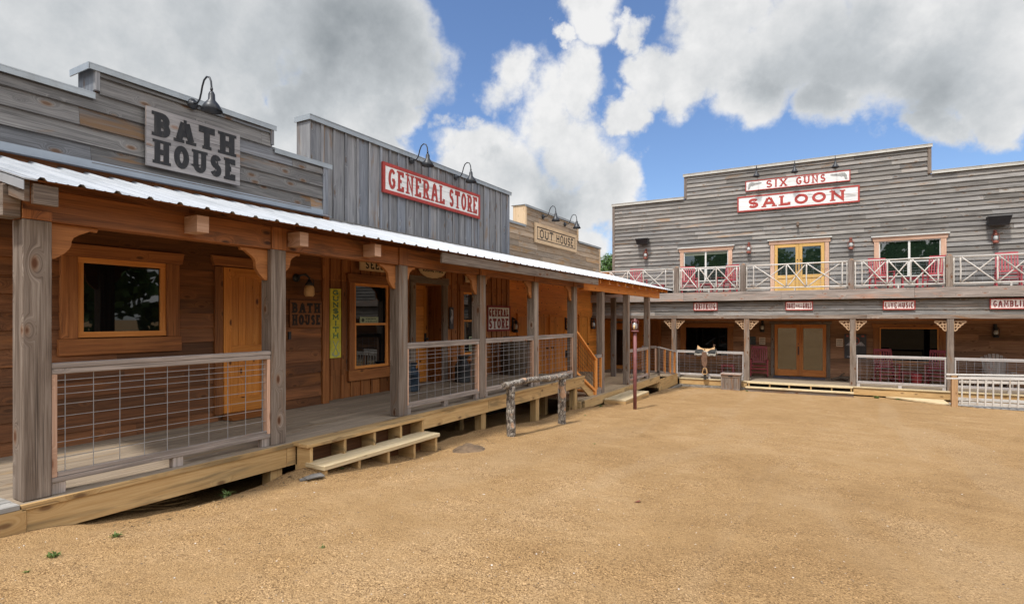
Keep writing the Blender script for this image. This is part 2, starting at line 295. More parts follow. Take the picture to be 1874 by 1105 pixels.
def make_bark():
    m, nt, b = mat('lichen_bark'); N = NT(nt)
    t = N.n('ShaderNodeTexCoord').outputs['Object']
    v = N.n('ShaderNodeTexVoronoi', feature='DISTANCE_TO_EDGE'); N.l(N.mp(t, (28, 28, 11)), v.inputs['Vector']); v.inputs['Scale'].default_value = 1
    n = N.noise(t, 16, 6, .7)
    c = N.ramp(n, [(.30, (.075, .058, .045)), (.46, (.19, .155, .125)), (.58, (.33, .30, .26)), (.72, (.50, .48, .43))])
    c = N.mix(N.step(v.outputs[0], .0, .12), (.03, .022, .018), c)
    big = N.step(N.noise(t, 5, 3, .5), .60, .66)
    c = N.mix(N.m('MULTIPLY', big, .8), c, (.46, .27, .16))
    N.l(c, b.inputs['Base Color']); b.inputs['Roughness'].default_value = .9
    bp = N.n('ShaderNodeBump'); bp.inputs['Strength'].default_value = .9; bp.inputs['Distance'].default_value = .012
    N.l(N.m('ADD', v.outputs[0], n), bp.inputs['Height']); N.l(bp.outputs[0], b.inputs['Normal'])
    return m
M['bark'] = make_bark()

def make_sand():
    m, nt, b = mat('tan_granite_sand'); N = NT(nt)
    t = N.n('ShaderNodeTexCoord').outputs['Object']
    big = N.noise(N.mp(t, (.30, .20, .3)), 1, 5, .62, .8)
    mid = N.noise(t, 2.2, 6, .68, .3)
    c = N.ramp(N.m('ADD', N.m('MULTIPLY', big, .55), N.m('MULTIPLY', mid, .45)), [(.36, (.29, .180, .082)), (.5, (.355, .228, .108)), (.64, (.42, .283, .148))])
    tr_ = N.noise(N.mp(t, (.9, .16, .3), (3, 1, 0)), 1, 3, .5, .9)
    c = N.mix(N.m('MULTIPLY', N.step(tr_, .52, .62), .30), c, (.40, .285, .165))
    sc2 = N.noise(t, 5.5, 4, .7, .6)
    c = N.mix(N.m('MULTIPLY', N.step(sc2, .58, .72), .35), c, (.24, .145, .07))
    # grains of several sizes, dark and pale
    g1 = N.n('ShaderNodeTexVoronoi', feature='F1'); N.l(t, g1.inputs['Vector']); g1.inputs['Scale'].default_value = 125
    g2 = N.n('ShaderNodeTexVoronoi', feature='F1'); N.l(t, g2.inputs['Vector']); g2.inputs['Scale'].default_value = 280
    s1 = N.n('ShaderNodeSeparateColor'); N.l(g1.outputs['Color'], s1.inputs[0])
    s2 = N.n('ShaderNodeSeparateColor'); N.l(g2.outputs['Color'], s2.inputs[0])
    patch = N.step(N.noise(t, 1.1, 5, .65, .5), .36, .66)
    v1 = N.ramp(s1.outputs[0], [(.0, (.16, .12, .10)), (.17, (.50, .44, .40)), (.4, (.95, .93, .90)), (.75, (1.08, 1.06, 1.02)), (.93, (1.35, 1.35, 1.38)), (1, (2.0, 2.0, 2.1))])
    c = N.mix(N.m('ADD', .26, N.m('MULTIPLY', patch, .55)), c, N.mix(1.0, c, v1, 'MULTIPLY'))
    v2 = N.ramp(s2.outputs[1], [(.0, (.45, .38, .32)), (.3, (.92, .9, .86)), (1, (1.22, 1.2, 1.2))])
    c = N.mix(.6, c, N.mix(1.0, c, v2, 'MULTIPLY'))
    # darker humus close to the porch edge (dirt with a shape of its own)
    N.l(c, b.inputs['Base Color']); b.inputs['Roughness'].default_value = .95; b.inputs['Specular IOR Level'].default_value = .15
    bp = N.n('ShaderNodeBump'); bp.inputs['Strength'].default_value = .8; bp.inputs['Distance'].default_value = .010
    h = N.m('ADD', N.m('MULTIPLY', g1.outputs['Distance'], -.8), N.m('MULTIPLY', N.noise(t, 9, 6, .72), 4.0))
    N.l(h, bp.inputs['Height']); N.l(bp.outputs[0], b.inputs['Normal'])
    return m
M['sand'] = make_sand()

def make_leaf(name, c1, c2):
    m, nt, b = mat(name); N = NT(nt)
    at = N.n('ShaderNodeVertexColor', layer_name='rnd').outputs[0]
    sep = N.n('ShaderNodeSeparateColor'); N.l(at, sep.inputs[0])
    N.l(N.mix(sep.outputs[0], c1, c2), b.inputs['Base Color']); b.inputs['Roughness'].default_value = .55
    b.inputs['Subsurface Weight'].default_value = 0
    tr = N.n('ShaderNodeBsdfTranslucent'); tr.inputs[0].default_value = (*c2, 1)
    ms = N.n('ShaderNodeMixShader'); ms.inputs[0].default_value = .25
    out = nt.nodes['Material Output']; N.l(b.outputs[0], ms.inputs[1]); N.l(tr.outputs[0], ms.inputs[2]); N.l(ms.outputs[0], out.inputs[0])
    return m
M['leaf'] = make_leaf('green_leaf', (.03, .075, .015), (.10, .19, .035))
M['litter'] = make_leaf('dry_leaf_bits', (.07, .045, .025), (.26, .18, .09))
M['grass'] = make_leaf('weed_leaf', (.06, .11, .02), (.14, .20, .05))

# ------------------------------------------------------------------ mesh helpers
class MB:
    def __init__(s): s.v = []; s.f = []; s.uv = []; s.c = []; s.sm = []
    def face(s, pts, uvs=None, col=None, smooth=False):
        b = len(s.v); s.v += [Vector(p) for p in pts]; s.f.append(tuple(range(b, b + len(pts))))
        s.uv.append(uvs or [(0, 0)] * len(pts)); s.c.append(col or (.5, .5, .5)); s.sm.append(smooth)
    def obox(s, o, ax, ay, az, g=0, col=None, shear=None):
        """box from corner o with edge vectors; g = which edge the wood grain follows"""
        o = Vector(o); A = [Vector(ax), Vector(ay), Vector(az)]
        if A[0].cross(A[1]).dot(A[2]) < 0:
            o = o + A[0]; A[0] = -A[0]
        col = col or (random.random(), random.random(), random.random())
        L = [a.length for a in A]
        def P(i, j, k): return o + A[0] * i + A[1] * j + A[2] * k
        def UV(i, j, k, fa, fb):
            c = (i * L[0], j * L[1], k * L[2])
            if g == fa: return (c[fa], c[fb] + .13 * fb)
            if g == fb: return (c[fb], c[fa] + .13 * fa)
            return (c[fa] * .15, c[fb])
        Q = [((0,0,0),(0,1,0),(1,1,0),(1,0,0), 0, 1), ((0,0,1),(1,0,1),(1,1,1),(0,1,1), 0, 1),
             ((0,0,0),(1,0,0),(1,0,1),(0,0,1), 0, 2), ((0,1,0),(0,1,1),(1,1,1),(1,1,0), 0, 2),
             ((0,0,0),(0,0,1),(0,1,1),(0,1,0), 1, 2), ((1,0,0),(1,1,0),(1,1,1),(1,0,1), 1, 2)]
        for a, b, c, d, fa, fb in Q:
            s.face([P(*t) for t in (a, b, c, d)], [UV(*t, fa, fb) for t in (a, b, c, d)], col)
    def box(s, x0, x1, y0, y1, z0, z1, g=None, col=None):
        d = (abs(x1 - x0), abs(y1 - y0), abs(z1 - z0))
        if g is None: g = d.index(max(d))
        s.obox((min(x0, x1), min(y0, y1), min(z0, z1)), (d[0], 0, 0), (0, d[1], 0), (0, 0, d[2]), g, col)
    def fbox(s, F, a0, a1, z0, z1, n0, n1, g=None, col=None):
        p = F(a0, z0, n0); A = F(a1, z0, n0) - p; Z = F(a0, z1, n0) - p; Nn = F(a0, z0, n1) - p
        d = (A.length, Z.length, Nn.length)
        if g is None: g = 0 if d[0] >= d[1] else 1
        s.obox(p, A, Z, Nn, g, col)
    def bar(s, p0, p1, w, t, up=(0, 0, 1), col=None):
        """beam between two points, w wide across, t thick along up"""
        p0 = Vector(p0); p1 = Vector(p1); d = p1 - p0; u = Vector(up); sd = d.cross(u).normalized() * w; u2 = sd.cross(d).normalized() * t
        s.obox(p0 - sd / 2 - u2 / 2, d, sd, u2, 0, col)
    def prism(s, F, pts, n0, n1, g=0):
        """outline (a,z) extruded along the frame's normal"""
        col = (random.random(), random.random(), random.random()); k = len(pts)
        ar = sum(pts[i][0] * pts[(i + 1) % k][1] - pts[(i + 1) % k][0] * pts[i][1] for i in range(k))
        if ar < 0: pts = pts[::-1]
        uvf = (lambda p: (p[0], p[1])) if g == 0 else (lambda p: (p[1], p[0]))
        s.face([F(a, z, n1) for a, z in pts], [uvf(p) for p in pts], col)
        s.face([F(a, z, n0) for a, z in pts[::-1]], [uvf(p) for p in pts[::-1]], col)
        for i in range(k):
            p, q = pts[i], pts[(i + 1) % k]
            s.face([F(*p, n0), F(*q, n0), F(*q, n1), F(*p, n1)], [(*p,), (*q,), (q[0], q[1] + .05), (p[0], p[1] + .05)], col)
    def tube(s, pts, r, n=8, cap=True, jit=0, col=None, smooth=True):
        pts = [Vector(p) for p in pts]; rs = r if isinstance(r, (list, tuple)) else [r] * len(pts)
        col = col or (random.random(), random.random(), random.random()); rings = []; L = 0; us = []
        ref = Vector((0, 0, 1)) if abs((pts[-1] - pts[0]).normalized().z) < .9 else Vector((1, 0, 0))
        for i, p in enumerate(pts):
            d = (pts[min(i + 1, len(pts) - 1)] - pts[max(i - 1, 0)]).normalized()
            a = d.cross(ref).normalized(); b = a.cross(d).normalized()
            if i: L += (p - pts[i - 1]).length
            us.append(L)
            rings.append([p + (a * math.cos(t) + b * math.sin(t)) * rs[i] * (1 + random.uniform(-jit, jit)) for t in [2 * math.pi * k / n for k in range(n)]])
        for i in range(len(pts) - 1):
            for k in range(n):
                k2 = (k + 1) % n
                s.face([rings[i][k], rings[i][k2], rings[i + 1][k2], rings[i + 1][k]],
                       [(us[i], k * rs[i] * 6.3 / n), (us[i], (k + 1) * rs[i] * 6.3 / n), (us[i + 1], (k + 1) * rs[i] * 6.3 / n), (us[i + 1], k * rs[i] * 6.3 / n)], col, smooth)
        if cap:
            s.face(rings[0][::-1], [(0, 0)] * n, col); s.face(rings[-1], [(0, 0)] * n, col)
    def lathe(s, prof, c, n=20, axis=None, col=None, smooth=True, cap=True):
        """profile (r, h) turned round the vertical (or a given axis)"""
        c = Vector(c); ax = Vector(axis or (0, 0, 1)).normalized(); ref = Vector((1, 0, 0)) if abs(ax.x) < .9 else Vector((0, 1, 0))
        a = ax.cross(ref).normalized(); b = ax.cross(a)
        col = col or (.5, .5, .5)
        rg = [[c + ax * h + (a * math.cos(2 * math.pi * k / n) + b * math.sin(2 * math.pi * k / n)) * r for k in range(n)] for r, h in prof]
        for i in range(len(prof) - 1):
            for k in range(n):
                k2 = (k + 1) % n
                s.face([rg[i][k], rg[i][k2], rg[i + 1][k2], rg[i + 1][k]], [(prof[i][1], k * .05), (prof[i][1], k * .05 + .05), (prof[i + 1][1], k * .05 + .05), (prof[i + 1][1], k * .05)], col, smooth)
        if cap: s.face(rg[0][::-1], None, col); s.face(rg[-1], None, col)
    def build(s, name, m, parent=None, bevel=0, base=None):
        me = bpy.data.meshes.new(name)
        off = Vector((0, 0, 0))
        if parent is not None:
            p = parent
            while p: off += p.location; p = p.parent
            o_loc = Vector((0, 0, 0))
        else:
            if base is None:
                xs = [v.x for v in s.v]; ys = [v.y for v in s.v]; zs = [v.z for v in s.v]
                base = ((min(xs) + max(xs)) / 2, (min(ys) + max(ys)) / 2, min(zs))
            off = Vector(base); o_loc = off.copy()
        me.from_pydata([v - off for v in s.v], [], s.f)
        uvl = me.uv_layers.new(name='UVMap'); ca = me.color_attributes.new('rnd', 'FLOAT_COLOR', 'CORNER')
        fu = []; fc = []
        for u, c, f in zip(s.uv, s.c, s.f):
            for k in range(len(f)): fu += u[k][:2]; fc += (c[0], c[1], c[2], 1)
        me.uv_layers['UVMap'].data.foreach_set('uv', fu); me.color_attributes['rnd'].data.foreach_set('color', fc)
        me.polygons.foreach_set('use_smooth', s.sm)
        if any(s.sm) or bevel:
            import bmesh
            bm = bmesh.new(); bm.from_mesh(me); bmesh.ops.remove_doubles(bm, verts=bm.verts, dist=.00005); bm.to_mesh(me); bm.free()
        me.materials.append(m)
        o = bpy.data.objects.new(name, me); COL.objects.link(o); o.location = o_loc
        if parent is not None: o.parent = parent
        if bevel:
            bv = o.modifiers.new('bevel', 'BEVEL'); bv.width = bevel; bv.segments = 1; bv.limit_method = 'ANGLE'
        return o

def build_each(b, name, m, parent=None, bevel=0):
    """every box collected in b becomes an object of its own"""
    for i in range(0, len(b.f), 6):
        c = MB()
        for j in range(i, i + 6): c.face([b.v[k] for k in b.f[j]], b.uv[j], b.c[j])
        c.build(name, m, parent, bevel)
MB.build_each = build_each
def tag(o, label=None, cat=None, group=None, kind=None):
    if label: o['label'] = label
    if cat: o['category'] = cat
    if group: o['group'] = group
    if kind: o['kind'] = kind
    return o
def thing(name, loc, label, cat, group=None, rz=0):
    o = bpy.data.objects.new(name, None); COL.objects.link(o); o.location = loc; o.rotation_euler = (0, 0, rz); o.empty_display_size = .2
    return tag(o, label, cat, group)
def copy_tree(o, parent=None):
    c = o.copy(); COL.objects.link(c); c.parent = parent
    for ch in [x for x in bpy.data.objects if x.parent is o]: copy_tree(ch, c)
    return c
def place(o, loc, rz=0, label=None, group=None):
    o.location = loc; o.rotation_euler = (0, 0, rz)
    if label: o['label'] = label
    if group: o['group'] = group
    return o
def FX(X): return lambda a, z, n: Vector((X + n, a, z))      # facade along the street, faces +X
def FY(Y): return lambda a, z, n: Vector((a, Y - n, z))      # facade across the street, faces -Y

def rects_minus(a0, a1, z0, z1, holes):
    """split a wall rectangle round its openings"""
    zs = sorted({z0, z1, *[min(max(h[k], z0), z1) for h in holes for k in (2, 3)]}); out = []
    for zl, zh in zip(zs, zs[1:]):
        cur = a0; mid = (zl + zh) / 2
        for h in sorted(h for h in holes if h[2] < mid < h[3] and h[1] > a0 and h[0] < a1):
            if h[0] > cur: out.append((cur, h[0], zl, zh))
            cur = max(cur, h[1])
        if cur < a1: out.append((cur, a1, zl, zh))
    return out
def clapboards(mb, F, a0, a1, z0, z1, expo, holes=(), thick=.026, lmin=1.6, lmax=3.8, seed=1, top=None):
    rr = random.Random(seed); z = z0
    while z < z1 - .02:
        zt = min(z + expo + .012, z1); spans = [(a0, a1)]
        if top: spans = top(z + expo * .5)
        for h in holes:
            if h[2] < z + expo * .85 and h[3] > z + .15 * expo:
                ns = []
                for (p, q) in spans:
                    if h[1] <= p or h[0] >= q: ns.append((p, q)); continue
                    if h[0] > p: ns.append((p, h[0]))
                    if h[1] < q: ns.append((h[1], q))
                spans = ns
        for p, q in spans:
            c = p - rr.uniform(0, 1.5)
            while c < q:
                e = c + rr.uniform(lmin, lmax); s_, t_ = max(c, p), min(e, q)
                if t_ - s_ > .02:
                    wob = rr.uniform(-.003, .003); col = (rr.random(), rr.random(), rr.random())
                    A = [F(s_ + .0012, z, .0), F(t_ - .0012, z, .0), F(t_ - .0012, z + wob, thick + wob), F(s_ + .0012, z - wob, thick + wob),
                         F(s_ + .0012, zt, .0), F(t_ - .0012, zt, .0), F(t_ - .0012, zt, .007), F(s_ + .0012, zt, .007)]
                    L = t_ - s_; h = zt - z
                    mb.face([A[3], A[2], A[6], A[7]], [(0, 0), (L, 0), (L, h), (0, h)], col)
                    mb.face([A[0], A[1], A[2], A[3]], [(0, 0), (L, 0), (L, .03), (0, .03)], col)
                    mb.face([A[7], A[6], A[5], A[4]], [(0, 0), (L, 0), (L, .01), (0, .01)], col)
                    mb.face([A[0], A[3], A[7], A[4]], [(0, 0), (.03, 0), (.03, h), (0, h)], col)
                    mb.face([A[2], A[1], A[5], A[6]], [(0, 0), (.03, 0), (.03, h), (0, h)], col)
                c = e
        z += expo
def battens(mb, F, a0, a1, z0, z1, holes=(), pitch=.235, seed=3, bw=.045, jz=0):
    rr = random.Random(seed); a = a0
    while a < a1 - .02:
        w = pitch * rr.uniform(.85, 1.15); b = min(a + w, a1)
        for (p, q, u, v) in rects_minus(a + .002, b - .002, z0, z1, holes):
            mb.fbox(F, p, q, u, v, 0, .018 + rr.uniform(0, .004), 1, (rr.random(), rr.random(), rr.random()))
        if b < a1 - .05:
            for (p, q, u, v) in rects_minus(b - bw / 2, b + bw / 2, z0, z1, holes):
                mb.fbox(F, p, q, u, v, .019, .042 + rr.uniform(0, .004), 1, (rr.random(), rr.random(), rr.random()))
        a = b

# ------------------------------------------------------------------ lettering: strokes with slab serifs
def arc(cx, cy, rx, ry, t0, t1, k=7):
    return [(cx + rx * math.cos(R(t0 + (t1 - t0) * i / k)), cy + ry * math.sin(R(t0 + (t1 - t0) * i / k))) for i in range(k + 1)]
GL = {
 'A': ([[(.08, 0), (.40, 1)], [(.40, 1), (.60, 1)], [(.60, 1), (.92, 0)], [(.25, .36), (.75, .36)]], [(.08, 0), (.92, 0)], 1.05),
 'B': ([[(.12, 0), (.12, 1)], [(.12, 1)] + arc(.5, .76, .34, .24, 90, -90) + [(.12, .52)], [(.5, .52)] + arc(.52, .26, .38, .26, 90, -90) + [(.12, 0)]], [(.05, 0), (.05, 1)], .9),
 'C': ([arc(.52, .5, .44, .5, 42, 318, 14)], [], .9),
 'D': ([[(.12, 0), (.12, 1)], [(.12, 1), (.42, 1)] + arc(.46, .5, .44, .5, 80, -80, 10) + [(.42, 0), (.12, 0)]], [(.05, 0), (.05, 1)], .95),
 'E': ([[(.12, 0), (.12, 1)], [(.12, 1), (.88, 1), (.88, .80)], [(.12, .52), (.62, .52)], [(.12, 0), (.88, 0), (.88, .22)]], [(.05, 0), (.05, 1)], .85),
 'G': ([arc(.52, .5, .44, .5, 42, 320, 14) + [(.88, .45)], [(.52, .45), (.95, .45)]], [], .95),
 'H': ([[(.14, 0), (.14, 1)], [(.86, 0), (.86, 1)], [(.14, .5), (.86, .5)]], [(.14, 0), (.14, 1), (.86, 0), (.86, 1)], 1.05),
 'I': ([[(.5, 0), (.5, 1)]], [(.5, 0), (.5, 1)], .5),
 'K': ([[(.14, 0), (.14, 1)], [(.86, 1), (.2, .45)], [(.4, .6), (.88, 0)]], [(.14, 0), (.14, 1), (.84, 1), (.86, 0)], 1.0),
 'L': ([[(.14, 1), (.14, 0), (.9, 0), (.9, .25)]], [(.14, 1), (.08, 0)], .85),
 'M': ([[(.1, 0), (.14, 1), (.5, .3), (.86, 1), (.9, 0)]], [(.1, 0), (.9, 0), (.1, 1), (.9, 1)], 1.2),
 'N': ([[(.14, 0), (.14, 1), (.86, 0), (.86, 1)]], [(.14, 0), (.12, 1), (.86, 1)], 1.05),
 'O': ([arc(.5, .5, .44, .5, 90, 450, 20)], [], 1.0),
 'R': ([[(.12, 0), (.12, 1)], [(.12, 1)] + arc(.5, .74, .36, .26, 90, -90) + [(.12, .48)], [(.45, .48), (.88, 0)]], [(.12, 0), (.05, 1), (.88, 0)], .95),
 'S': ([arc(.5, .75, .38, .25, 20, 270, 10) + arc(.5, .25, .40, .25, 90, -160, 10)], [], .85),
 'T': ([[(.5, 0), (.5, 1)], [(.06, .78), (.06, 1), (.94, 1), (.94, .78)]], [(.5, 0)], .95),
 'U': ([[(.12, 1), (.12, .3)] + arc(.5, .3, .38, .3, 180, 360, 8) + [(.88, 1)]], [(.12, 1), (.88, 1)], 1.0),
 'V': ([[(.08, 1), (.5, 0), (.92, 1)]], [(.08, 1), (.92, 1)], 1.0),
 'X': ([[(.1, 0), (.9, 1)], [(.1, 1), (.9, 0)]], [(.1, 0), (.9, 0), (.1, 1), (.9, 1)], 1.0),
 'i': ([[(.5, 0), (.5, .72)], [(.5, .86), (.5, 1)]], [(.5, 0), (.5, .72)], .5),
}
def strip(mb, F, pts, w, n0, n1):
    k = len(pts); closed = math.dist(pts[0], pts[-1]) < 1e-4
    L = []; Rr = []
    for i in range(k):
        a = pts[i - 1] if i else (pts[-2] if closed else None); b = pts[i + 1] if i < k - 1 else (pts[1] if closed else None)
        def nrm(p, q):
            dx, dz = q[0] - p[0], q[1] - p[1]; l = math.hypot(dx, dz) or 1e-6; return (-dz / l, dx / l)
        n_a = nrm(a, pts[i]) if a else None; n_b = nrm(pts[i], b) if b else None
        if n_a and n_b:
            m = (n_a[0] + n_b[0], n_a[1] + n_b[1]); l = math.hypot(*m) or 1e-6; m = (m[0] / l, m[1] / l)
            c = max(.45, m[0] * n_a[0] + m[1] * n_a[1]); s_ = w / 2 / c
        else: m = n_a or n_b; s_ = w / 2
        L.append((pts[i][0] + m[0] * s_, pts[i][1] + m[1] * s_)); Rr.append((pts[i][0] - m[0] * s_, pts[i][1] - m[1] * s_))
    for i in range(k - 1):
        mb.face([F(*Rr[i], n1), F(*Rr[i + 1], n1), F(*L[i + 1], n1), F(*L[i], n1)])
        mb.face([F(*Rr[i], n0), F(*Rr[i + 1], n0), F(*Rr[i + 1], n1), F(*Rr[i], n1)])
        mb.face([F(*L[i + 1], n0), F(*L[i], n0), F(*L[i], n1), F(*L[i + 1], n1)])
    if not closed:
        for i in (0, k - 1): mb.face([F(*Rr[i], n0), F(*L[i], n0), F(*L[i], n1), F(*Rr[i], n1)])
def text(mb, F, s, a0, a1, z0, z1, stroke, serif=True, n=0.0, gap=.16, vertical=False, tall=1.0, jig=0):
    """s laid between a0..a1 (baseline z0, cap height z1)"""
    H = z1 - z0; ws = [(.45 if ch == ' ' else GL[ch][2]) for ch in s]
    if vertical:
        k = len(s); st = (z1 - z0) / k
        for i, ch in enumerate(s): text(mb, F, ch, a0, a1, z1 - (i + 1) * st + st * .14, z1 - i * st - st * .04, stroke, serif, n)
        return
    tot = sum(ws) + gap * (len(s) - 1); u = (a1 - a0) / tot; a = a0; q = 0
    for ch, w in zip(s, ws):
        if ch != ' ':
            W_ = w * u; hs = stroke / 2; yo = random.uniform(-jig, jig)
            def T(p): return (a + hs + p[0] * (W_ - 2 * hs), z0 + yo + hs + p[1] * (H - 2 * hs))
            st, sf, _ = GL[ch]
            for pl in st:
                q += 1; strip(mb, F, [T(p) for p in pl], stroke, n, n + .003 + (q % 9) * .00035)
            if serif:
                for p in sf:
                    q += 1; c = T(p); sl_ = min(stroke * .95, W_ * .26); th = stroke * .52
                    up = -1 if p[1] > .5 else 1; zc = c[1] - up * hs
                    strip(mb, F, [(c[0] - sl_, zc + up * th / 2), (c[0] + sl_, zc + up * th / 2)], th, n, n + .003 + (q % 9) * .00035)
        a += (w + gap) * u
def sign(name, label, F, a0, a1, z0, z1, bm, n0=.035, th=.03, border=None, bw=.04, texts=(), planks=1, group=None, cat='sign', frame_th=.012, extra=None):
    base = F((a0 + a1) / 2, z0, n0); t = thing(name, base, label, cat, group)
    b = MB(); h = (z1 - z0) / planks
    for i in range(planks): b.fbox(F, a0 + random.uniform(0, .004), a1 - random.uniform(0, .004), z0 + i * h + .002, z0 + (i + 1) * h - .002, n0, n0 + th + random.uniform(0, .0015), 0)
    b.build('board', bm, t)
    if border:
        b = MB(); n1 = n0 + th + frame_th
        b.fbox(F, a0 - .004, a1 + .004, z0 - .004, z0 + bw, n0, n1, 0); b.fbox(F, a0 - .004, a1 + .004, z1 - bw, z1 + .004, n0, n1, 0)
        b.fbox(F, a0 - .004, a0 + bw, z0 + bw, z1 - bw, n0, n1, 1); b.fbox(F, a1 - bw, a1 + .004, z0 + bw, z1 - bw, n0, n1, 1)
        b.build('border', border, t)
    for (s, p0, p1, q0, q1, st, sf, m) in texts:
        b = MB(); text(b, F, s, p0, p1, q0, q1, st, sf, n0 + th + .002); b.build('lettering', m, t)
    if extra: extra(t, F, n0 + th + .002)
    return t

# ------------------------------------------------------------------ the ground
def gz(x, y):
    y = max(-40, min(y, 60)); z = -1.42 - .0475 * y - .0002 * y * y * (1 if y > 0 else -1)
    if y > 22: z = -2.56
    if x < -4.9 and y < 21: z -= .26 * min(1, (-4.9 - x) / .45) * min(1, max(0, (y - 1.6) / 1.5))          # washed out under the porch
    # worn bank along the porch edge
    if -5.6 < x < -3.6 and 1 < y < 20:
        k = math.exp(-((x + 4.75) / .38) ** 2); z += k * (.035 * math.sin(y * 1.7 + 1) + .03 * noise.noise((y * 1.9, x * 3, 0)))
        if 2.0 < y < 4.1: z -= .11 * math.exp(-((x + 4.93) / .17) ** 2) * math.sin((y - 2.0) / 2.1 * math.pi) * (1 + .5 * noise.noise((y * 4, x * 4, 2)))
        z -= .05 * math.exp(-((x + 4.45) / .30) ** 2) * max(0, min(1, (y - 2) * (6 - y))) * .8
    return z + .018 * noise.noise((x * .8, y * .8, 1)) + .011 * noise.noise((x * 3.6, y * 3.6, 3)) + .006 * noise.noise((x * 9, y * 9, 5)) + .035 * noise.noise((x * .17, y * .17, 7))
def axis_vals(lo, hi, dlo, dhi, step, grow=1.25):
    v = [dlo]; 
    while v[-1] < dhi: v.append(v[-1] + step)
    s = step
    while v[-1] < hi: s *= grow; v.append(v[-1] + s)
    s = step; w = [dlo]
    while w[-1] > lo: s *= grow; w.append(w[-1] - s)
    return sorted(set(w + v))
xs = axis_vals(-900, 900, -6.2, 4.2, .08); ys = axis_vals(-900, 900, .6, 12, .08)
vv = [(x, y, gz(x, y)) for y in ys for x in xs]; nx = len(xs)
ff = [(j * nx + i, j * nx + i + 1, (j + 1) * nx + i + 1, (j + 1) * nx + i) for j in range(len(ys) - 1) for i in range(nx - 1)]
me = bpy.data.meshes.new('ground'); me.from_pydata(vv, [], ff); me.polygons.foreach_set('use_smooth', [True] * len(ff)); me.materials.append(M['sand'])
go = bpy.data.objects.new('ground', me); COL.objects.link(go); go['kind'] = 'structure'

# ------------------------------------------------------------------ shared builders for openings
def window(F, parent, a0, a1, z0, z1, trim='trim', frame='frame', gl='glass', mull=0, sash=None, tw=.12, header=.15, apron=0, fw=.045, n_tr=.055, cap=None, head_ext=.05, sidetrim=True, thin='frame'):
    """z0..z1, a0..a1 is the glazed opening with its bright frame"""
    b = MB(); 
    if sidetrim:
        b.fbox(F, a0 - tw, a0, z0 - .01, z1, .004, n_tr, 1); b.fbox(F, a1, a1 + tw, z0 - .01, z1, .004, n_tr, 1)
        e = head_ext; A0, A1 = a0 - tw - e, a1 + tw + e
        b.prism(F, [(A0 + .5 * e, z1 + .001), (A1 - .5 * e, z1 + .001), (A1, z1 + header), (A0, z1 + header)], .005, n_tr + .012)
        if apron: b.fbox(F, a0 - tw - .02, a1 + tw + .02, z0 - .012 - apron, z0 - .012, .005, n_tr + .01, 0)
    w = b.build('window', M[trim], parent, bevel=.003)
    if cap:
        b = MB(); b.fbox(F, A0 - .03, A1 + .03, z1 + header, z1 + header + .035, .004, n_tr + .06, 0); b.build('drip_cap', M[cap], w)
    b = MB(); f = fw; nf = .036
    b.fbox(F, a0, a1, z1 - f, z1 - .001, .003, nf, 0); b.fbox(F, a0, a1, z0, z0 + f, .003, nf + .006, 0)
    b.fbox(F, a0 + .001, a0 + f, z0 + f, z1 - f, .003, nf, 1); b.fbox(F, a1 - f, a1 - .001, z0 + f, z1 - f, .003, nf, 1)
    for i in range(mull):
        c = a0 + (a1 - a0) * (i + 1) / (mull + 1); b.fbox(F, c - f * .9, c + f * .9, z0 + f, z1 - f, .003, nf + .004, 1)
    b.build('frame', M[frame], w, bevel=.002)
    if sash:
        b = MB(); cells = [(a0 + (a1 - a0) * i / (mull + 1), a0 + (a1 - a0) * (i + 1) / (mull + 1)) for i in range(mull + 1)]
        for (p, q) in cells:
            p += f * .95; q -= f * .95; zm = z0 + (z1 - z0) * sash
            b.fbox(F, p, q, zm - .02, zm + .02, .006, .030, 0)
            b.fbox(F, p, p + .02, z0 + f, zm - .02, .005, .028, 1); b.fbox(F, q - .02, q, z0 + f, zm - .02, .005, .028, 1)
        b.build('sash', M[thin], w)
    b = MB(); b.face([F(a0 + f * .5, z0 + f * .5, .012), F(a1 - f * .5, z0 + f * .5, .012), F(a1 - f * .5, z1 - f * .5, .012), F(a0 + f * .5, z1 - f * .5, .012)])
    b.build('pane', M[gl], w)
    return w

# ================================================================== BATH HOUSE
ZR = 1.64       # where the porch roof meets the fronts
bh = thing('bath_house', (-6.9, 3.0, -1.7), 'weathered grey clapboard bath house with stepped false front, nearest building on the left', 'building', 'western storefronts along the left side')
F = FX(-6.9)
b = MB(); b.box(-7.05, -6.905, -3.0, 6.2, -1.9, 2.40); b.box(-7.05, -6.905, 3.021, 5.218, 2.40, 2.705); b.box(-12.5, -7.05, -3.0, -2.9, -1.9, 1.9); b.box(-12.5, -12.4, -2.9, 6.1, -1.9, 1.9); b.build('wall', M['brown'], bh)
door_h = (4.40, 5.18, -1.32, .68); win_h = (2.78, 3.86, -.25, .68)
b = MB(); clapboards(b, F, -3.0, 6.08, -1.36, ZR + .05, .178, [door_h, win_h], seed=11, thick=.028); b.build('clapboard_siding', M['brown'], bh)
b = MB(); clapboards(b, F, -3.0, 6.12, ZR + .02, 2.72, .190, seed=5, thick=.040, lmin=1.3, lmax=3.2, top=lambda z: [(-3.0, 6.10)] if z < 2.38 else [(3.05, 5.17)]); b.build('false_front', M['gray'], bh)
b = MB(); b.fbox(F, 6.10, 6.20, ZR - .02, 2.40, .0, .045, 1); b.fbox(F, 5.17, 5.22, 2.45, 2.70, .0, .045, 1); b.fbox(F, 3.00, 3.05, 2.45, 2.70, .0, .045, 1)
b.fbox(F, 3.0, 3.02, 2.40, 2.70, -.33, -.001, 1); b.fbox(F, 6.19, 6.205, 1.7, 2.4, -.15, -.001, 1); b.build_each('corner_board', M['gray_gs'], bh, bevel=.003)
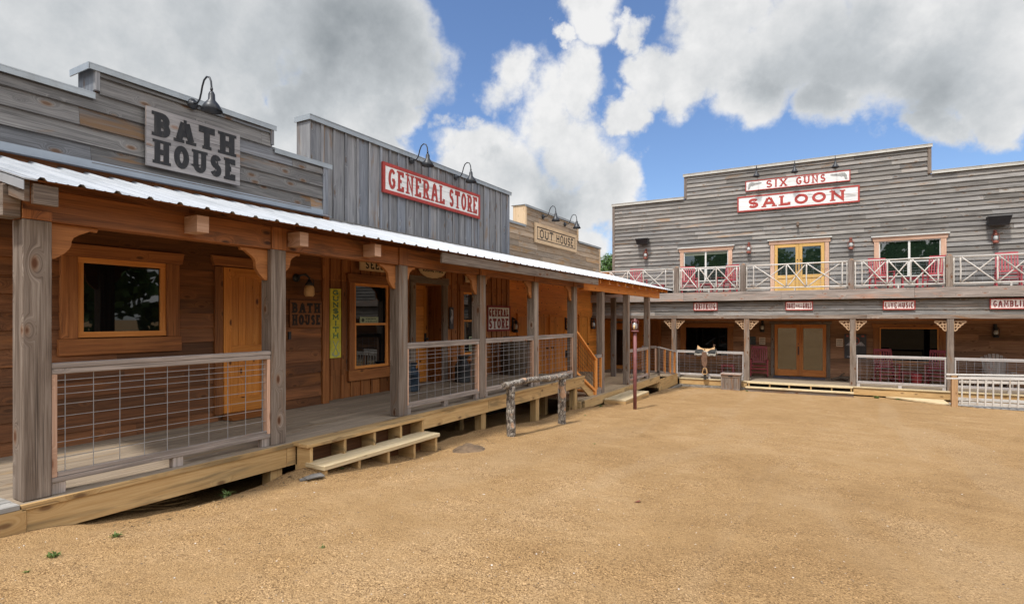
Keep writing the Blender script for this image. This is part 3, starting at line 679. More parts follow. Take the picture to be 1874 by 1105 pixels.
b = MB(); b.fbox(F, 6.09, 6.22, -1.32, ZR - .03, .0, .048, 1); b.fbox(F, 6.2, 6.222, -1.32, ZR - .03, -.2, -.001, 1); b.build_each('corner_post', M['trim'], bh, bevel=.003)
b = MB()
for a0, a1, z in ((-3.0, 3.06, 2.40), (2.94, 5.25, 2.71), (5.16, 6.27, 2.40)):
    if z < 2.5 and a0 < 0: a1 = 2.998
    if z < 2.5 and a0 > 0: a0 = 5.222
    b.fbox(F, a0, a1, z, z + .012, -.36, .062, 0); b.fbox(F, a0, a1, z - .055, z - .001, .048, .060, 0)
b.fbox(F, 2.932, 2.944, 2.65, 2.722, -.36, .06, 2); b.build('metal_cap', M['cap'], bh)
b = MB(); b.fbox(F, -3.0, 6.2, ZR - .05, ZR + .045, .033, .040, 0); b.fbox(F, -3.0, 6.2, ZR - .055, ZR - .05, .033, .12, 0); b.build('flashing', M['flash'], bh)
w = window(F, bh, 2.84, 3.74, -.20, .65, fw=.06, tw=.15, header=.13, apron=.17, n_tr=.06)
# plank door
def plank_door(F, parent, a0, a1, z0, z1, m, trim, n=.015, tw=.12, header=.14, handle_side=1, planks=5, style='arch', hm='brass', tr=True, plate=False, hz=None):
    if tr:
        b = MB(); b.fbox(F, a0 - tw, a0 - .012, z0, z1, .003, .055, 1); b.fbox(F, a1 + .012, a1 + tw, z0, z1, .003, .055, 1)
        b.prism(F, [(a0 - tw - .01, z1 + .012), (a1 + tw + .01, z1 + .012), (a1 + tw + .05, z1 + header), (a0 - tw - .05, z1 + header)], .004, .066)
        b.build('door_trim', M[trim], parent, bevel=.003)
    d = MB(); W_ = a1 - a0; s = .11 if style != 'plank' else 0
    if style == 'plank':
        for i in range(planks): d.fbox(F, a0 + i * W_ / planks + .001, a0 + (i + 1) * W_ / planks - .001, z0 + .01, z1, n, n + .024 + random.uniform(0, .002), 1)
    elif style == 'hplank':
        k = 9; hh = (z1 - z0) / k
        for i in range(k): d.fbox(F, a0, a1 - .09, z0 + i * hh + .001, z0 + (i + 1) * hh - .001, n, n + .024 + random.uniform(0, .002), 0)
        d.fbox(F, a1 - .088, a1, z0, z1, n, n + .03, 1)
    else:
        d.fbox(F, a0, a0 + s, z0 + .01, z1, n, n + .034, 1); d.fbox(F, a1 - s, a1, z0 + .01, z1, n, n + .034, 1)
        zm = z0 + .42 * (z1 - z0)
        d.fbox(F, a0 + s, a1 - s, z0 + .01, z0 + .2, n, n + .034, 0); d.fbox(F, a0 + s, a1 - s, zm - .09, zm + .08, n, n + .034, 0)
        # arched head rail
        pts = [(a0 + s, z1), (a0 + s, z1 - .17)] + [(a0 + s + (W_ - 2 * s) * i / 8, z1 - .17 + .07 * math.sin(math.pi * i / 8)) for i in range(1, 8)] + [(a1 - s, z1 - .17), (a1 - s, z1)]
        d.prism(F, pts, n, n + .0335, 0)
        for u, v in ((z0 + .2, zm - .09), (zm + .08, z1 - .1)):
            k = planks - 1
            for i in range(k): d.fbox(F, a0 + s + i * (W_ - 2 * s) / k + .0015, a0 + s + (i + 1) * (W_ - 2 * s) / k - .0015, u, v, n + .004, n + .020, 1)
    do = d.build('door', M[m], parent, bevel=.002)
    h = MB(); hy = (a1 - .06) if handle_side > 0 else (a0 + .06); zz = hz if hz else z0 + .93
    if plate: h.fbox(F, hy - .03, hy + .03, zz - .16, zz + .12, n + .036, n + .048, 1)
    h.lathe([(.026, 0), (.026, .012), (.012, .018), (.012, .04), (.028, .052), (.030, .07), (.018, .082)], F(hy, zz, n + .034), 12, axis=F(0, 0, 1) - F(0, 0, 0))
    h.build('handle', M[hm], do)
    return do
plank_door(F, bh, 4.46, 5.11, -1.24, .67, 'door', 'trim', planks=5)
b = MB(); b.prism(lambda a, z, n: Vector((-6.9 + a, 4.46 + n, z)), [(.02, -1.31), (.24, -1.31), (.24, -1.295), (.06, -1.24), (.02, -1.24)], 0, .66); b.build('threshold', M['trim'], bh)
b = MB(); b.fbox(F, 5.46, 5.50, -.30, -.19, .03, .055, 1); b.build('switch_box', M['iron'], bh)

# ================================================================== GENERAL STORE
gs = thing('general_store', (-7.1, 9.1, -1.7), 'grey board and batten general store with tall square false front and red bordered sign', 'building', 'western storefronts along the left side')
F = FX(-7.1)
dh = (8.55, 9.45, -1.32, .70)
b = MB()
for (p, q, u, v) in rects_minus(6.03, 12.23, -1.9, 3.16, [dh]): b.fbox(F, p, q, u, v, -.2 if v < 1 else -.15, 0)
b.box(-12.5, -7.25, 6.2, 6.3, -1.9, 2.2); b.box(-12.5, -7.25, 12.13, 12.23, -1.9, 2.2); b.build('wall', M['gray_gs'], gs)
b = MB(); b.fbox(F, 8.45, 9.55, -1.4, .8, -.42, -.34); b.fbox(F, 8.55, 8.562, -1.32, .70, -.34, -.001, 1); b.fbox(F, 9.438, 9.45, -1.32, .70, -.34, -.001, 1); b.fbox(F, 8.562, 9.438, .688, .70, -.34, -.001, 0); b.build('door_jamb', M['trim'], gs)
holes = [(8.42, 9.58, -1.40, .72), (6.80, 7.96, -.93, .64), (10.02, 11.22, -.84, .62)]
b = MB(); battens(b, F, 6.24, 12.20, -1.32, ZR - .06, holes, seed=21); b.build('batten_siding', M['trim'], gs)
b = MB(); battens(b, F, 6.03, 12.23, ZR - .05, 3.16, seed=8, pitch=.255, bw=.05); b.fbox(F, 6.015, 6.03, ZR, 3.16, -.26, .045, 1); b.fbox(F, 12.23, 12.245, ZR, 3.16, -.26, .03, 1)
b.build('false_front', M['gray_gs'], gs)
b = MB(); b.fbox(F, 5.985, 12.27, 3.162, 3.175, -.28, .085, 0); b.fbox(F, 5.985, 12.27, 3.09, 3.161, .062, .075, 0); b.fbox(F, 5.985, 5.997, 3.09, 3.161, -.28, .062, 2); b.build('metal_cap', M['cap'], gs)
b = MB(); b.fbox(F, 6.2, 12.25, ZR - .06, ZR - .02, .048, .056, 0); b.build('flashing', M['shingle'], gs)
window(F, gs, 6.94, 7.80, -.86, .61, tw=.12, header=.15, apron=.18, sash=.52, n_tr=.065, fw=.05)
window(F, gs, 10.17, 11.05, -.80, .59, tw=.12, header=.15, apron=.0, sash=.54, n_tr=.065, fw=.05)
b = MB(); b.fbox(F, 8.40, 8.555, -1.32, .70, .002, .06, 1); b.fbox(F, 9.445, 9.60, -1.32, .70, .002, .06, 1); b.fbox(F, 8.37, 9.63, .70, .84, .003, .066, 0); b.build('door_trim', M['gray_post'], gs, bevel=.003)
plank_door(FX(-7.44), gs, 8.562, 9.35, -1.31, .69, 'door', 'trim', n=.002, style='hplank', tr=False, hm='iron', plate=True, hz=-.42)
# cards in the shop windows
def card(F, label, a0, a1, z0, z1, n, lines=3, m='paper_green', name='window_card', pic=False):
    t = thing(name, F((a0 + a1) / 2, z0, n), label, 'card')
    b = MB(); b.fbox(F, a0, a1, z0, z1, n, n + .004); b.build('card', M[m], t)
    b = MB(); h = z1 - z0
    x0 = a0 + (.30 if pic else .08) * (a1 - a0)
    for i in range(lines):
        zc = z1 - h * (i + .8) / (lines + .6); p = x0
        while p < a1 - .1 * (a1 - a0):
            q = min(p + random.uniform(.07, .16) * (a1 - a0), a1 - .07 * (a1 - a0)); b.fbox(F, p, q, zc - h * .06, zc + h * .06, n + .0045, n + .006); p = q + .03 * (a1 - a0)
    if pic: b.lathe([(.0, 0), (h * .3, .001), (h * .3, .002)], F(a0 + .16 * (a1 - a0), (z0 + z1) / 2, n + .0045), 10, axis=F(0, 0, 1) - F(0, 0, 0))
    b.build('print', M['ink'], t)
    return t
F = FX(-7.1)
card(F, 'pale green card with a round picture in the window under the seeds sign', 7.10, 7.55, -.085, .03, .016, 2, pic=True)
card(F, 'pale green card low in the window beside the larger milk can', 10.45, 10.72, -.72, -.40, .016, 5)

# ================================================================== OUT HOUSE
oh = thing('outhouse_building', (-7.15, 15.5, -2.1), 'tan weathered false front building with orange plank doors, between grey store and saloon', 'building', 'western storefronts along the left side')
F = FX(-7.15)
b = MB(); b.fbox(F, 12.25, 18.73, 1.2, 2.49, -.2, -.001); b.fbox(F, 13.2, 16.77, 2.49, 3.04, -.2, -.001); b.build('wall', M['oh'], oh)
b = MB(); clapboards(b, F, 12.25, 18.63, 1.45, 3.04, .150, seed=31, thick=.022, lmin=.7, lmax=2.6, top=lambda z: [(12.25, 18.66)] if z < 2.47 else [(13.26, 16.70)]); b.build('false_front', M['oh'], oh)
b = MB(); b.fbox(F, 18.66, 18.74, 1.5, 2.49, 0, .035, 1); b.fbox(F, 16.70, 16.78, 2.50, 3.04, 0, .035, 1); b.fbox(F, 13.19, 13.26, 2.50, 3.04, 0, .035, 1); b.fbox(F, 13.18, 13.198, 2.5, 3.04, -.35, .03, 1); b.build_each('corner_board', M['sign_tan'], oh, bevel=.003)
b = MB()
for a0, a1, z in ((12.25, 13.178, 2.492), (13.15, 16.80, 3.042), (16.79, 18.78, 2.492)):
    b.fbox(F, a0, a1, z, z + .012, -.4, .055, 0); b.fbox(F, a0, a1, z - .045, z - .001, .042, .052, 0)
b.build('metal_cap', M['cap'], oh)
FO = FX(-8.5)
b = MB(); b.fbox(FO, 11.9, 23.88, -2.3, 2.0, -.2, -.001); b.build('rear_wall', M['orange'], oh)
drs = [(14.0 * 8.5 / 7.15 - 1.55, .0)]
D = [(15.15, 15.95), (16.60, 17.25), (17.40, 18.58), (20.0, 20.9)]
b = MB(); clapboards(b, FO, 12.0, 22.4, -1.9, 1.9, .20, [(p - .03, q + .03, -1.9, .12) for p, q in D], seed=41, thick=.012, lmin=2, lmax=5); b.build('clapboard_siding', M['orange'], oh)
for i, (p, q) in enumerate(D):
    plank_door(FO, oh, p + .08, q - .06, -1.88, .06, 'door', 'orange', style='plank', planks=4, tw=.09, header=.1, hm='iron', handle_side=1 if i != 2 else -1, hz=-1.0)
b = MB(); b.box(-8.49, -7.12, 12.25, 12.33, -1.9, 1.5); b.build('side_wall', M['trim'], oh)
b = MB(); b.box(-8.65, -8.45, 22.3, 22.5, -2.3, 1.6); b.build_each('corner_post', M['gray_post'], oh)
b = MB(); b.box(-8.7, -6.95, 12.4, 21.2, 1.40, 1.46, 1); b.build('ceiling', M['orange'], oh); b = MB(); b.box(-8.9, -5.25, 21.25, 23.85, 1.10, 1.16, 1); b.build('rear_roof', M['shingle'], oh)

# ================================================================== THE PORCH along the left side
PX = -5.03
po = thing('covered_porch', (-5.9, 7.0, -1.7), 'long covered boardwalk porch with white metal roof on square weathered posts along the left storefronts', 'porch')
b = MB(); x = -5.0; rr = random.Random(4)
while x > -7.5:
    y = 1.72
    while y < 12.1:
        L = rr.uniform(2.6, 4.6); y2 = min(y + L, 12.1); b.box(x - .134, x - .002 + (0.0), y + .002, y2 - .002, -1.358 + rr.uniform(-.001, .001), -1.32 + rr.uniform(-.0015, .0015), 1); y = y2
    x -= .14
b.build('decking', M['deck'], po, bevel=.003)
b = MB(); x = -4.96
while x > -7.0:
    b.box(x - .134, x - .002, -3.0, 1.71, -1.345, -1.306 + rr.uniform(-.002, .002), 1); x -= .14
b.build('newer_decking', M['deck_gray'], po, bevel=.003)
b = MB(); b.box(-5.0, -4.965, 1.72, 12.10, -1.356, -1.319, 1); b.build('deck_nosing', M['new'], po)
b = MB()
for y0, y1 in ((1.75, 3.95), (5.98, 7.93), (7.93, 9.85), (9.85, 12.1)): b.box(-5.03, -4.985, y0 + .002, y1 - .002, -1.555, -1.358, 1)
b.box(-5.03, -4.985, 3.952, 5.978, -1.555, -1.358, 1)
b.box(-5.02, -4.965, -3.0, 1.748, -1.62, -1.347, 1); b.box(-7.1, -5.03, 12.06, 12.10, -1.555, -1.36, 0)
b.build('fascia', M['new'], po, bevel=.003)
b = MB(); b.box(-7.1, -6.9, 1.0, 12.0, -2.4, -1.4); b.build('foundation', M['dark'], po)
for y in (3.86, 7.86, 9.82, 11.72):
    b = MB(); b.box(-5.17, -5.032, y - .07, y + .07, gz(-5.1, y) - .2, -1.40, 2); b.build('pier', M['new'], po, bevel=.004)
for x, y in ((-6.0, 12.03), (-6.6, 5), (-6.2, 8.8)):
    b = MB(); b.box(x - .07, x + .07, y - .07, y + .07, -2.4, -1.56, 2); b.build('pier', M['new'], po)
PY = [1.84, 3.90, 5.87, 7.86, 9.80, 11.72]; LY = [13.50, 15.55, 17.60]
for y in PY:
    b = MB(); b.box(-5.215, -5.045, y - .088, y + .088, -1.318, .72, 2); b.build('post', M['gray_post'], po, bevel=.006)
for y in LY:
    b = MB(); b.box(-5.205, -5.045, y - .08, y + .08, -1.878, .68, 2); b.build('post', M['gray_post'], po, bevel=.006)
b = MB(); b.box(-6.3, -6.15, 17.5, 17.65, -1.878, .68, 2); b.box(-6.32, -6.17, 21.37, 21.5, -2.2, .1, 2); b.build_each('inner_post', M['gray_post'], po, bevel=.006)
# posts rise through the beam line as stained timber
b = MB()
for y0, y1 in zip([1.752] + PY[1:], PY[1:] + [12.25]): b.box(-5.20, -5.06, y0 + .002, y1 - .002, .722, .955, 1)
b.build('beam', M['beam'], po, bevel=.005)
b = MB()
for y0, y1 in ((12.26, 15.55), (15.554, 17.6), (17.604, 18.9)): b.box(-5.19, -5.07, y0, y1 - .002, .682, .90, 1)
b.build('far_beam', M['orange'], po, bevel=.004)
b = MB(); b.box(-5.205, -5.055, 1.64, 1.748, .722, .95, 1); b.build_each('beam_end', M['gray_post'], po, bevel=.006)
b = MB()
b.box(-5.058, -5.040, 1.752, 1.928, .722, .79, 2)
for y in PY[1:]: b.box(-5.058, -5.040, y - .088, y + .088, .722, .955, 2)
b.build_each('post_head', M['trim'], po, bevel=.003)
# curved corner brackets
def br_pts(y, s, w=.34, h=.42, z=.72):
    P = [(0, 0), (w, 0), (w * .97, -.035)] + [(w * (.86 - .55 * t ** .8 + .05 * math.sin(t * 9)), -h * (.10 + .70 * t ** 1.5)) for t in [i / 8 for i in range(9)]] + [(w * .20, -h * .93), (w * .10, -h), (0, -h)]
    return [(y + s * (.09 + a), z + c) for a, c in P]
BF = FX(-5.13)
for i, y in enumerate(PY):
    for s in ((1,) if i == 0 else (-1,) if i == 5 else (-1, 1)):
        w_, h_ = (.33, .27) if i == 0 else (.31, .32) if s < 0 else (.23, .23)
        b = MB(); b.prism(BF, br_pts(y, s, w_, h_), -.022, .022, 0); b.build('bracket', M['bracket'], po, bevel=.003)
# roof sheet with ribs, sloping to the eave
def roof_pt(y, t, h):            # t 0 at the wall, 1 at the eave
    return Vector((-7.12 + t * 2.40, y, 1.598 - t * .648 + h))
EY0, EY1 = 1.72, 19.2
b = MB(); y = EY0; prof = []
while y < EY1:
    for dy, h in ((0, .0), (.016, .020), (.040, .020), (.056, 0), (.10, .0), (.104, .004), (.112, .004), (.116, 0), (.17, 0), (.174, .004), (.182, .004), (.186, 0)): prof.append((y + dy, h))
    y += .235
for (ya, ha), (yb, hb) in zip(prof, prof[1:]):
    if yb > EY1: break
    t0, t1 = .03, 1.0
    b.face([roof_pt(ya, t1, ha), roof_pt(yb, t1, hb), roof_pt(yb, t0, hb), roof_pt(ya, t0, ha)])
b.build('metal_roof', M['roof'], po)
b = MB(); x = 0
for i in range(13):
    t0, t1 = .0 + i * .0755, (i + 1) * .0755 - .002
    p = roof_pt(EY0 + .02, t0, -.018); b.obox(p, roof_pt(EY0 + .02, t1, -.018) - p, (0, EY1 - EY0 - .04, 0), (0, 0, .014), 1)
b.build('roof_boards', M['beam'], po)
for i in range(9):
    y = 1.9 + i * 1.145
    b = MB(); p = roof_pt(y, .02, -.16); q = roof_pt(y, .80, -.16); b.obox(p, q - p, (0, .045, 0), (0, 0, .138), 0); b.build('rafter', M['beam'], po)
    if i in (1, 2, 3, 4):
        pass
for i, y in enumerate((2.97, 4.07, 5.18)):
    b = MB(); b.box(-4.86, -5.058, y - .055, y + .055, .765, .915, 0); b.build('rafter_end', M['rail_pink'], po, bevel=.003)
y = 12.65; i = 0
while y < 19.1:
    b = MB(); p = roof_pt(y, .60, -.145); q = roof_pt(y, .965, -.125); b.obox(p, q - p, (0, .04, 0), (0, 0, .123), 0); b.build('rafter', M['frame'], po); y += .62; i += 1
b = MB(); b.box(-4.80, -4.765, 6.36, 9.6, .785, .935, 1); b.box(-4.80, -4.765, 9.604, 12.42, .785, .935, 1); b.build('eave_board', M['gray_post'], po, bevel=.003)
# rake at the near end
b = MB(); p = roof_pt(1.675, .0, -.17); q = roof_pt(1.675, .965, -.17); b.obox(p, q - p, (0, .035, 0), (0, 0, .15), 0); b.box(-4.80, -4.765, 1.712, 1.86, .79, .93, 1); b.build('rake_board', M['gray_post'], po, bevel=.003)
b = MB(); p = roof_pt(1.655, .0, -.012); q = roof_pt(1.655, .99, -.012); b.obox(p, q - p, (0, .075, 0), (0, 0, .010), 0); p = roof_pt(1.655, .0, -.085); q = roof_pt(1.655, .985, -.085); b.obox(p, q - p, (0, .006, 0), (0, 0, .064), 0); b.build('rake_flashing', M['roof'], po)
# lower boardwalk
b = MB(); x = -5.0
while x > -8.5:
    b.box(x - .134, x - .002, 12.12, 18.6, -1.918, -1.88, 1); x -= .14
for i in range(26):
    p = Vector((-8.5, 18.62 + i * .115, -1.915 - .30 * i / 26)); b.obox(p, (3.5, 0, 0), (0, .111, -.011), (0, 0, .035), 0)
b.build('lower_decking', M['deck_tan'], po)
b = MB(); b.box(-5.03, -4.985, 12.12, 18.6, -2.10, -1.90, 1); b.box(-5.035, -4.99, 18.62, 21.1, -2.42, -2.02, 1); b.box(-5.6, -5.04, 12.0, 12.115, -2.2, -1.92, 0); b.box(-5.4, -5.037, 18.56, 18.615, -2.3, -1.93, 0)
b.build('lower_fascia', M['new'], po, bevel=.003)

# ---- railings with welded wire panels
WZ = [0, .052, .104, .158, .235, .325, .42, .52, .64, .78]
def rail_panel(F, a0, a1, zf, label, group, wood_m='rail', top=.985, side=1, feet=True, pitch=.19, lite=None, low=.09, name='railing', post=None):
    t = thing(name, F((a0 + a1) / 2, zf, 0), label, 'railing', group)
    st = lite or 'rail_pink'; zt = zf + top; zb = zf + low
    b = MB(); b.fbox(F, a0, a1, zt - .038, zt, -.05, .045, 0); b.fbox(F, a0, a1, zt - .082, zt - .0395, .008, .040, 0); b.build('top_rail', M[wood_m], t, bevel=.004)
    b = MB(); b.fbox(F, a0 + .001, a0 + .038, zb + .04, zt - .084, -.03, .038, 1); b.fbox(F, a1 - .038, a1 - .001, zb + .04, zt - .084, -.03, .038, 1); b.build_each('stile', M[st], t, bevel=.003)
    b = MB(); b.fbox(F, a0, a1, zb, zb + .038, -.04, .04, 0); b.fbox(F, a0 + .04, a1 - .04, zb + .0385, zb + .075, .008, .036, 0); b.build('bottom_rail', M[wood_m], t, bevel=.004)
    if feet:
        for c in (a0 + .05, (a0 + a1) / 2, a1 - .05):
            b = MB(); b.fbox(F, c - .045, c + .045, zf + .001, zb - .001, -.035, .03, 1); b.build('foot', M[wood_m], t, bevel=.003)
    b = MB(); r = .0020; ztw = zt - .06; zbw = zb + .05; a = a0 + .10
    while a < a1 - .04:
        b.fbox(F, a - r, a + r, zbw, ztw, .000, .005, 1); a += pitch
    for z in WZ:
        if ztw - .02 - z > zbw: b.fbox(F, a0 + .03, a1 - .03, ztw - .02 - z - r, ztw - .02 - z + r, .0052, .0102, 0)
    b.build('wire_mesh', M['wire'], t)
    return t
RG = 'wire panel railings of the left boardwalk'
RF = FX(-5.10)
rail_panel(RF, 1.93, 3.81, -1.32, 'widest wire panel railing, nearest the camera, before the bath house window and door', RG)
rail_panel(RF, 5.96, 7.77, -1.32, 'wire panel railing in front of the general store door and the two milk cans', RG)
rail_panel(RF, 7.95, 9.71, -1.32, 'wire panel railing in front of the big barrel', RG)
rail_panel(RF, 9.89, 11.63, -1.32, 'wire panel railing in front of the orange plank doors, last before the stairs', RG, pitch=.16)
rail_panel(RF, 13.10, 13.42, -1.88, 'very narrow wire panel railing at the foot of the inner stairs', RG, lite='frame', pitch=.1)
rail_panel(RF, 15.65, 17.52, -1.88, 'wire panel railing behind the maroon lantern pole', RG, lite='frame')
t = thing('railing', (-5.06, 19.9, -2.0), 'wire panel railing sloping beside the ramp down to the saloon porch', 'railing', RG)
def skew(a, z, n): return Vector((-5.06 + n, a, z - .115 * (a - 18.7)))
b = MB(); b.fbox(skew, 18.72, 20.95, -.97, -.93, -.05, .045, 0); b.build('top_rail', M['white_rail'], t)
b = MB(); b.fbox(skew, 18.72, 20.95, -1.80, -1.75, -.03, .03, 0); b.build('bottom_rail', M['rail'], t)
for a in (18.72, 19.45, 20.2, 20.87):
    b = MB(); b.fbox(skew, a, a + .07, -1.80 if a > 18.8 else -2.4, -.97, -.03, .035, 1); b.build('baluster', M['gray_post'] if a < 18.8 else M['frame'], t)
b = MB()
a = 18.85
while a < 20.85: b.fbox(skew, a - .0026, a + .0026, -1.75, -.98, 0, .005, 1); a += .12
for z in WZ: b.fbox(skew, 18.75, 20.9, -1.0 - z * .95 - .0026, -1.0 - z * .95 + .0026, .0052, .0102, 0)
b.build('wire_mesh', M['wire'], t)
rail_panel(FY(18.66), -5.6, -5.12, -1.90, 'short wire railing turning the corner at the top of the saloon ramp', RG, feet=False)

# ---- steps
def steps(name, label, build_fn, loc): t = thing(name, loc, label, 'steps'); build_fn(t); return t
def front_steps(t):
    b = MB(); b.box(-5.0, -4.87, 4.02, 5.96, -1.347, -1.309, 1); b.box(-4.868, -4.73, 4.0, 5.95, -1.347, -1.310, 1); b.build('upper_tread', M['new'], t, bevel=.004)
    b = MB(); b.box(-4.80, -4.665, 4.03, 5.97, -1.552, -1.508, 1); b.box(-4.663, -4.50, 4.02, 5.96, -1.553, -1.507, 1); b.build('lower_tread', M['tread'], t, bevel=.004)
    for i, y in enumerate((4.05, 4.52, 4.99, 5.46, 5.90)):
        b = MB(); G = lambda a, z, n: Vector((-5.0 + a, y + n, z))
        b.prism(G, [(.02, -1.348), (.25, -1.348), (.25, -1.547), (.47, -1.547), (.47, -1.86), (.36, -1.86), (.02, -1.60)], 0, .04, 0); b.build('stringer', M['new'], t, bevel=.003)
    b = MB(); b.box(-4.972, -4.95, 4.05, 5.94, -1.55, -1.36, 1); b.box(-4.80, -4.78, 4.1, 5.90, -1.84, -1.56, 1); b.build('back_board', M['brown'], t)
steps('entry_steps', 'pale two tread wooden steps up to the near boardwalk below the bath house sign', front_steps, (-4.8, 5.0, -1.7))
def inner_steps(t):
    for i in range(3):
        z = -1.32 - .14 * (i + 1); y = 12.12 + .26 * i
        b = MB(); b.box(-6.1, -5.16, y, y + .28, z - .035, z, 0); b.build('tread', M['frame'], t, bevel=.003)
    G = lambda a, z, n: Vector((-5.16 + n, a, z))
    b = MB(); b.prism(G, [(12.10, -1.36), (12.38, -1.36), (12.38, -1.50), (12.64, -1.50), (12.64, -1.64), (12.90, -1.64), (12.90, -1.78), (13.05, -1.78), (13.05, -1.879), (12.75, -1.879), (12.10, -1.52)], 0, .035); b.build('stringer', M['new'], t)
    b = MB(); b.bar((-5.10, 11.86, -.30), (-5.10, 13.08, -1.02), .09, .045); b.bar((-5.10, 11.86, -1.22), (-5.10, 13.06, -1.78), .05, .06); b.build('handrail', M['frame'], t, bevel=.003)
    b = MB(); b.box(-5.14, -5.07, 13.02, 13.10, -1.879, -1.0, 2); b.build('newel', M['frame'], t, bevel=.003)
    b = MB()
    for k in range(9):
        y = 12.0 + k * .12; b.bar((-5.10, y, -.40 - (y - 11.86) * .59), (-5.10, y, -1.20 - (y - 11.86) * .47), .005, .005, up=(1, 0, 0))
    for k in range(7): b.bar((-5.095, 11.9, -.42 - k * .115), (-5.095, 13.04, -1.10 - k * .095), .005, .005)
    b.build('wire_mesh', M['iron'], t)
steps('inner_steps', 'orange wooden stairs with sloping handrail going down between the two boardwalk levels', inner_steps, (-5.6, 12.5, -1.88))
def low_platform(t):
    b = MB(); 
    for i in range(4): b.box(-4.95 + i * .138, -4.95 + (i + 1) * .138 - .004, 13.3, 15.3, -2.03, -1.995, 1)
    b.build('tread', M['tread'], t, bevel=.003)
    b = MB(); b.box(-4.42, -4.40, 13.3, 15.3, -2.2, -2.032, 1); b.box(-4.95, -4.42, 13.3, 13.33, -2.2, -2.032, 0); b.box(-4.95, -4.42, 15.27, 15.3, -2.2, -2.032, 0); b.build('side_board', M['new'], t)
steps('low_step', 'low boxed wooden step against the lower boardwalk beside the maroon lantern pole', low_platform, (-4.7, 14.3, -2.1))

# ================================================================== SALOON
sa = thing('saloon', (-1.0, 23.9, -2.5), 'two storey grey clapboard saloon with balcony and yellow double doors, closing the far end', 'building')
F = FY(23.9); BY = 21.35
b = MB(); b.box(-8.48, 11, 23.905, 24.1, -2.6, 4.97); b.box(-5.36, 2.92, 23.905, 24.1, 4.97, 5.90); b.box(-8.48, -8.38, 24.1, 33, -2.6, 4.4); b.box(10.9, 11, 24.1, 33, -2.6, 4.4); b.box(-8.9, -8.48, 23.905, 24.1, -2.6, 1.0); b.build('wall', M['gray_sal'], sa)
WA = (-5.39, -3.64, 1.52, 2.76); WB = (1.43, 3.20, 1.47, 2.74); DU = (-1.95, -.27, .97, 2.84)
g = .2
ho = [(WA[0] - .15, WA[1] + .15, WA[2] - .06, WA[3] + .05), (WB[0] - .15, WB[1] + .15, WB[2] - .06, WB[3] + .05), (DU[0] - .17, DU[1] + .17, DU[2], DU[3] + .05)]
b = MB(); clapboards(b, F, -8.40, 11, .95, 5.9, .166, ho, seed=51, thick=.050, lmin=1.2, lmax=4.5, top=lambda z: [(-8.40, 11)] if z < 4.95 else [(-5.28, 2.84)]); b.build('clapboard_siding', M['gray_sal'], sa)
b = MB(); b.fbox(F, -8.50, -8.39, -2.3, 4.96, 0, .06, 1); b.fbox(F, -5.38, -5.27, 4.98, 5.89, 0, .06, 1); b.fbox(F, 2.83, 2.94, 4.98, 5.89, 0, .06, 1); b.build_each('corner_board', M['gray_post'], sa, bevel=.004)
b = MB()
for a0, a1, z in ((-8.53, -5.385, 4.97), (-5.42, 2.97, 5.90), (2.945, 11, 4.97)):
    b.fbox(F, a0, a1, z + .085, z + .10, -.3, .095, 0); b.fbox(F, a0, a1, z + .0, z + .084, .07, .085, 0)
b.build('metal_cap', M['cap_sal'], sa)
b = MB()
for a0, a1, z in ((-8.53, -5.385, 4.97), (-5.42, 2.97, 5.90), (2.945, 11, 4.97)): b.fbox(F, a0, a1, z - .012, z - .001, .04, .10, 0)
b.build('cap_edge', M['pvc'], sa)
for q in (WA, WB): window(F, sa, *q, trim='rail_pink', frame='pvc', gl='glass_up', mull=1, sash=.42, tw=.15, header=.15, n_tr=.075, cap='pvc', fw=.035, head_ext=.06, thin='pvc')
b = MB(); b.fbox(F, -5.35, -4.56, 2.60, 2.72, .013, .018); b.build('roller_blind', M['blind'], sa); b = MB(); b.fbox(F, -4.47, -3.68, 2.62, 2.72, .013, .018); b.build('roller_blind', M['blind'], sa)
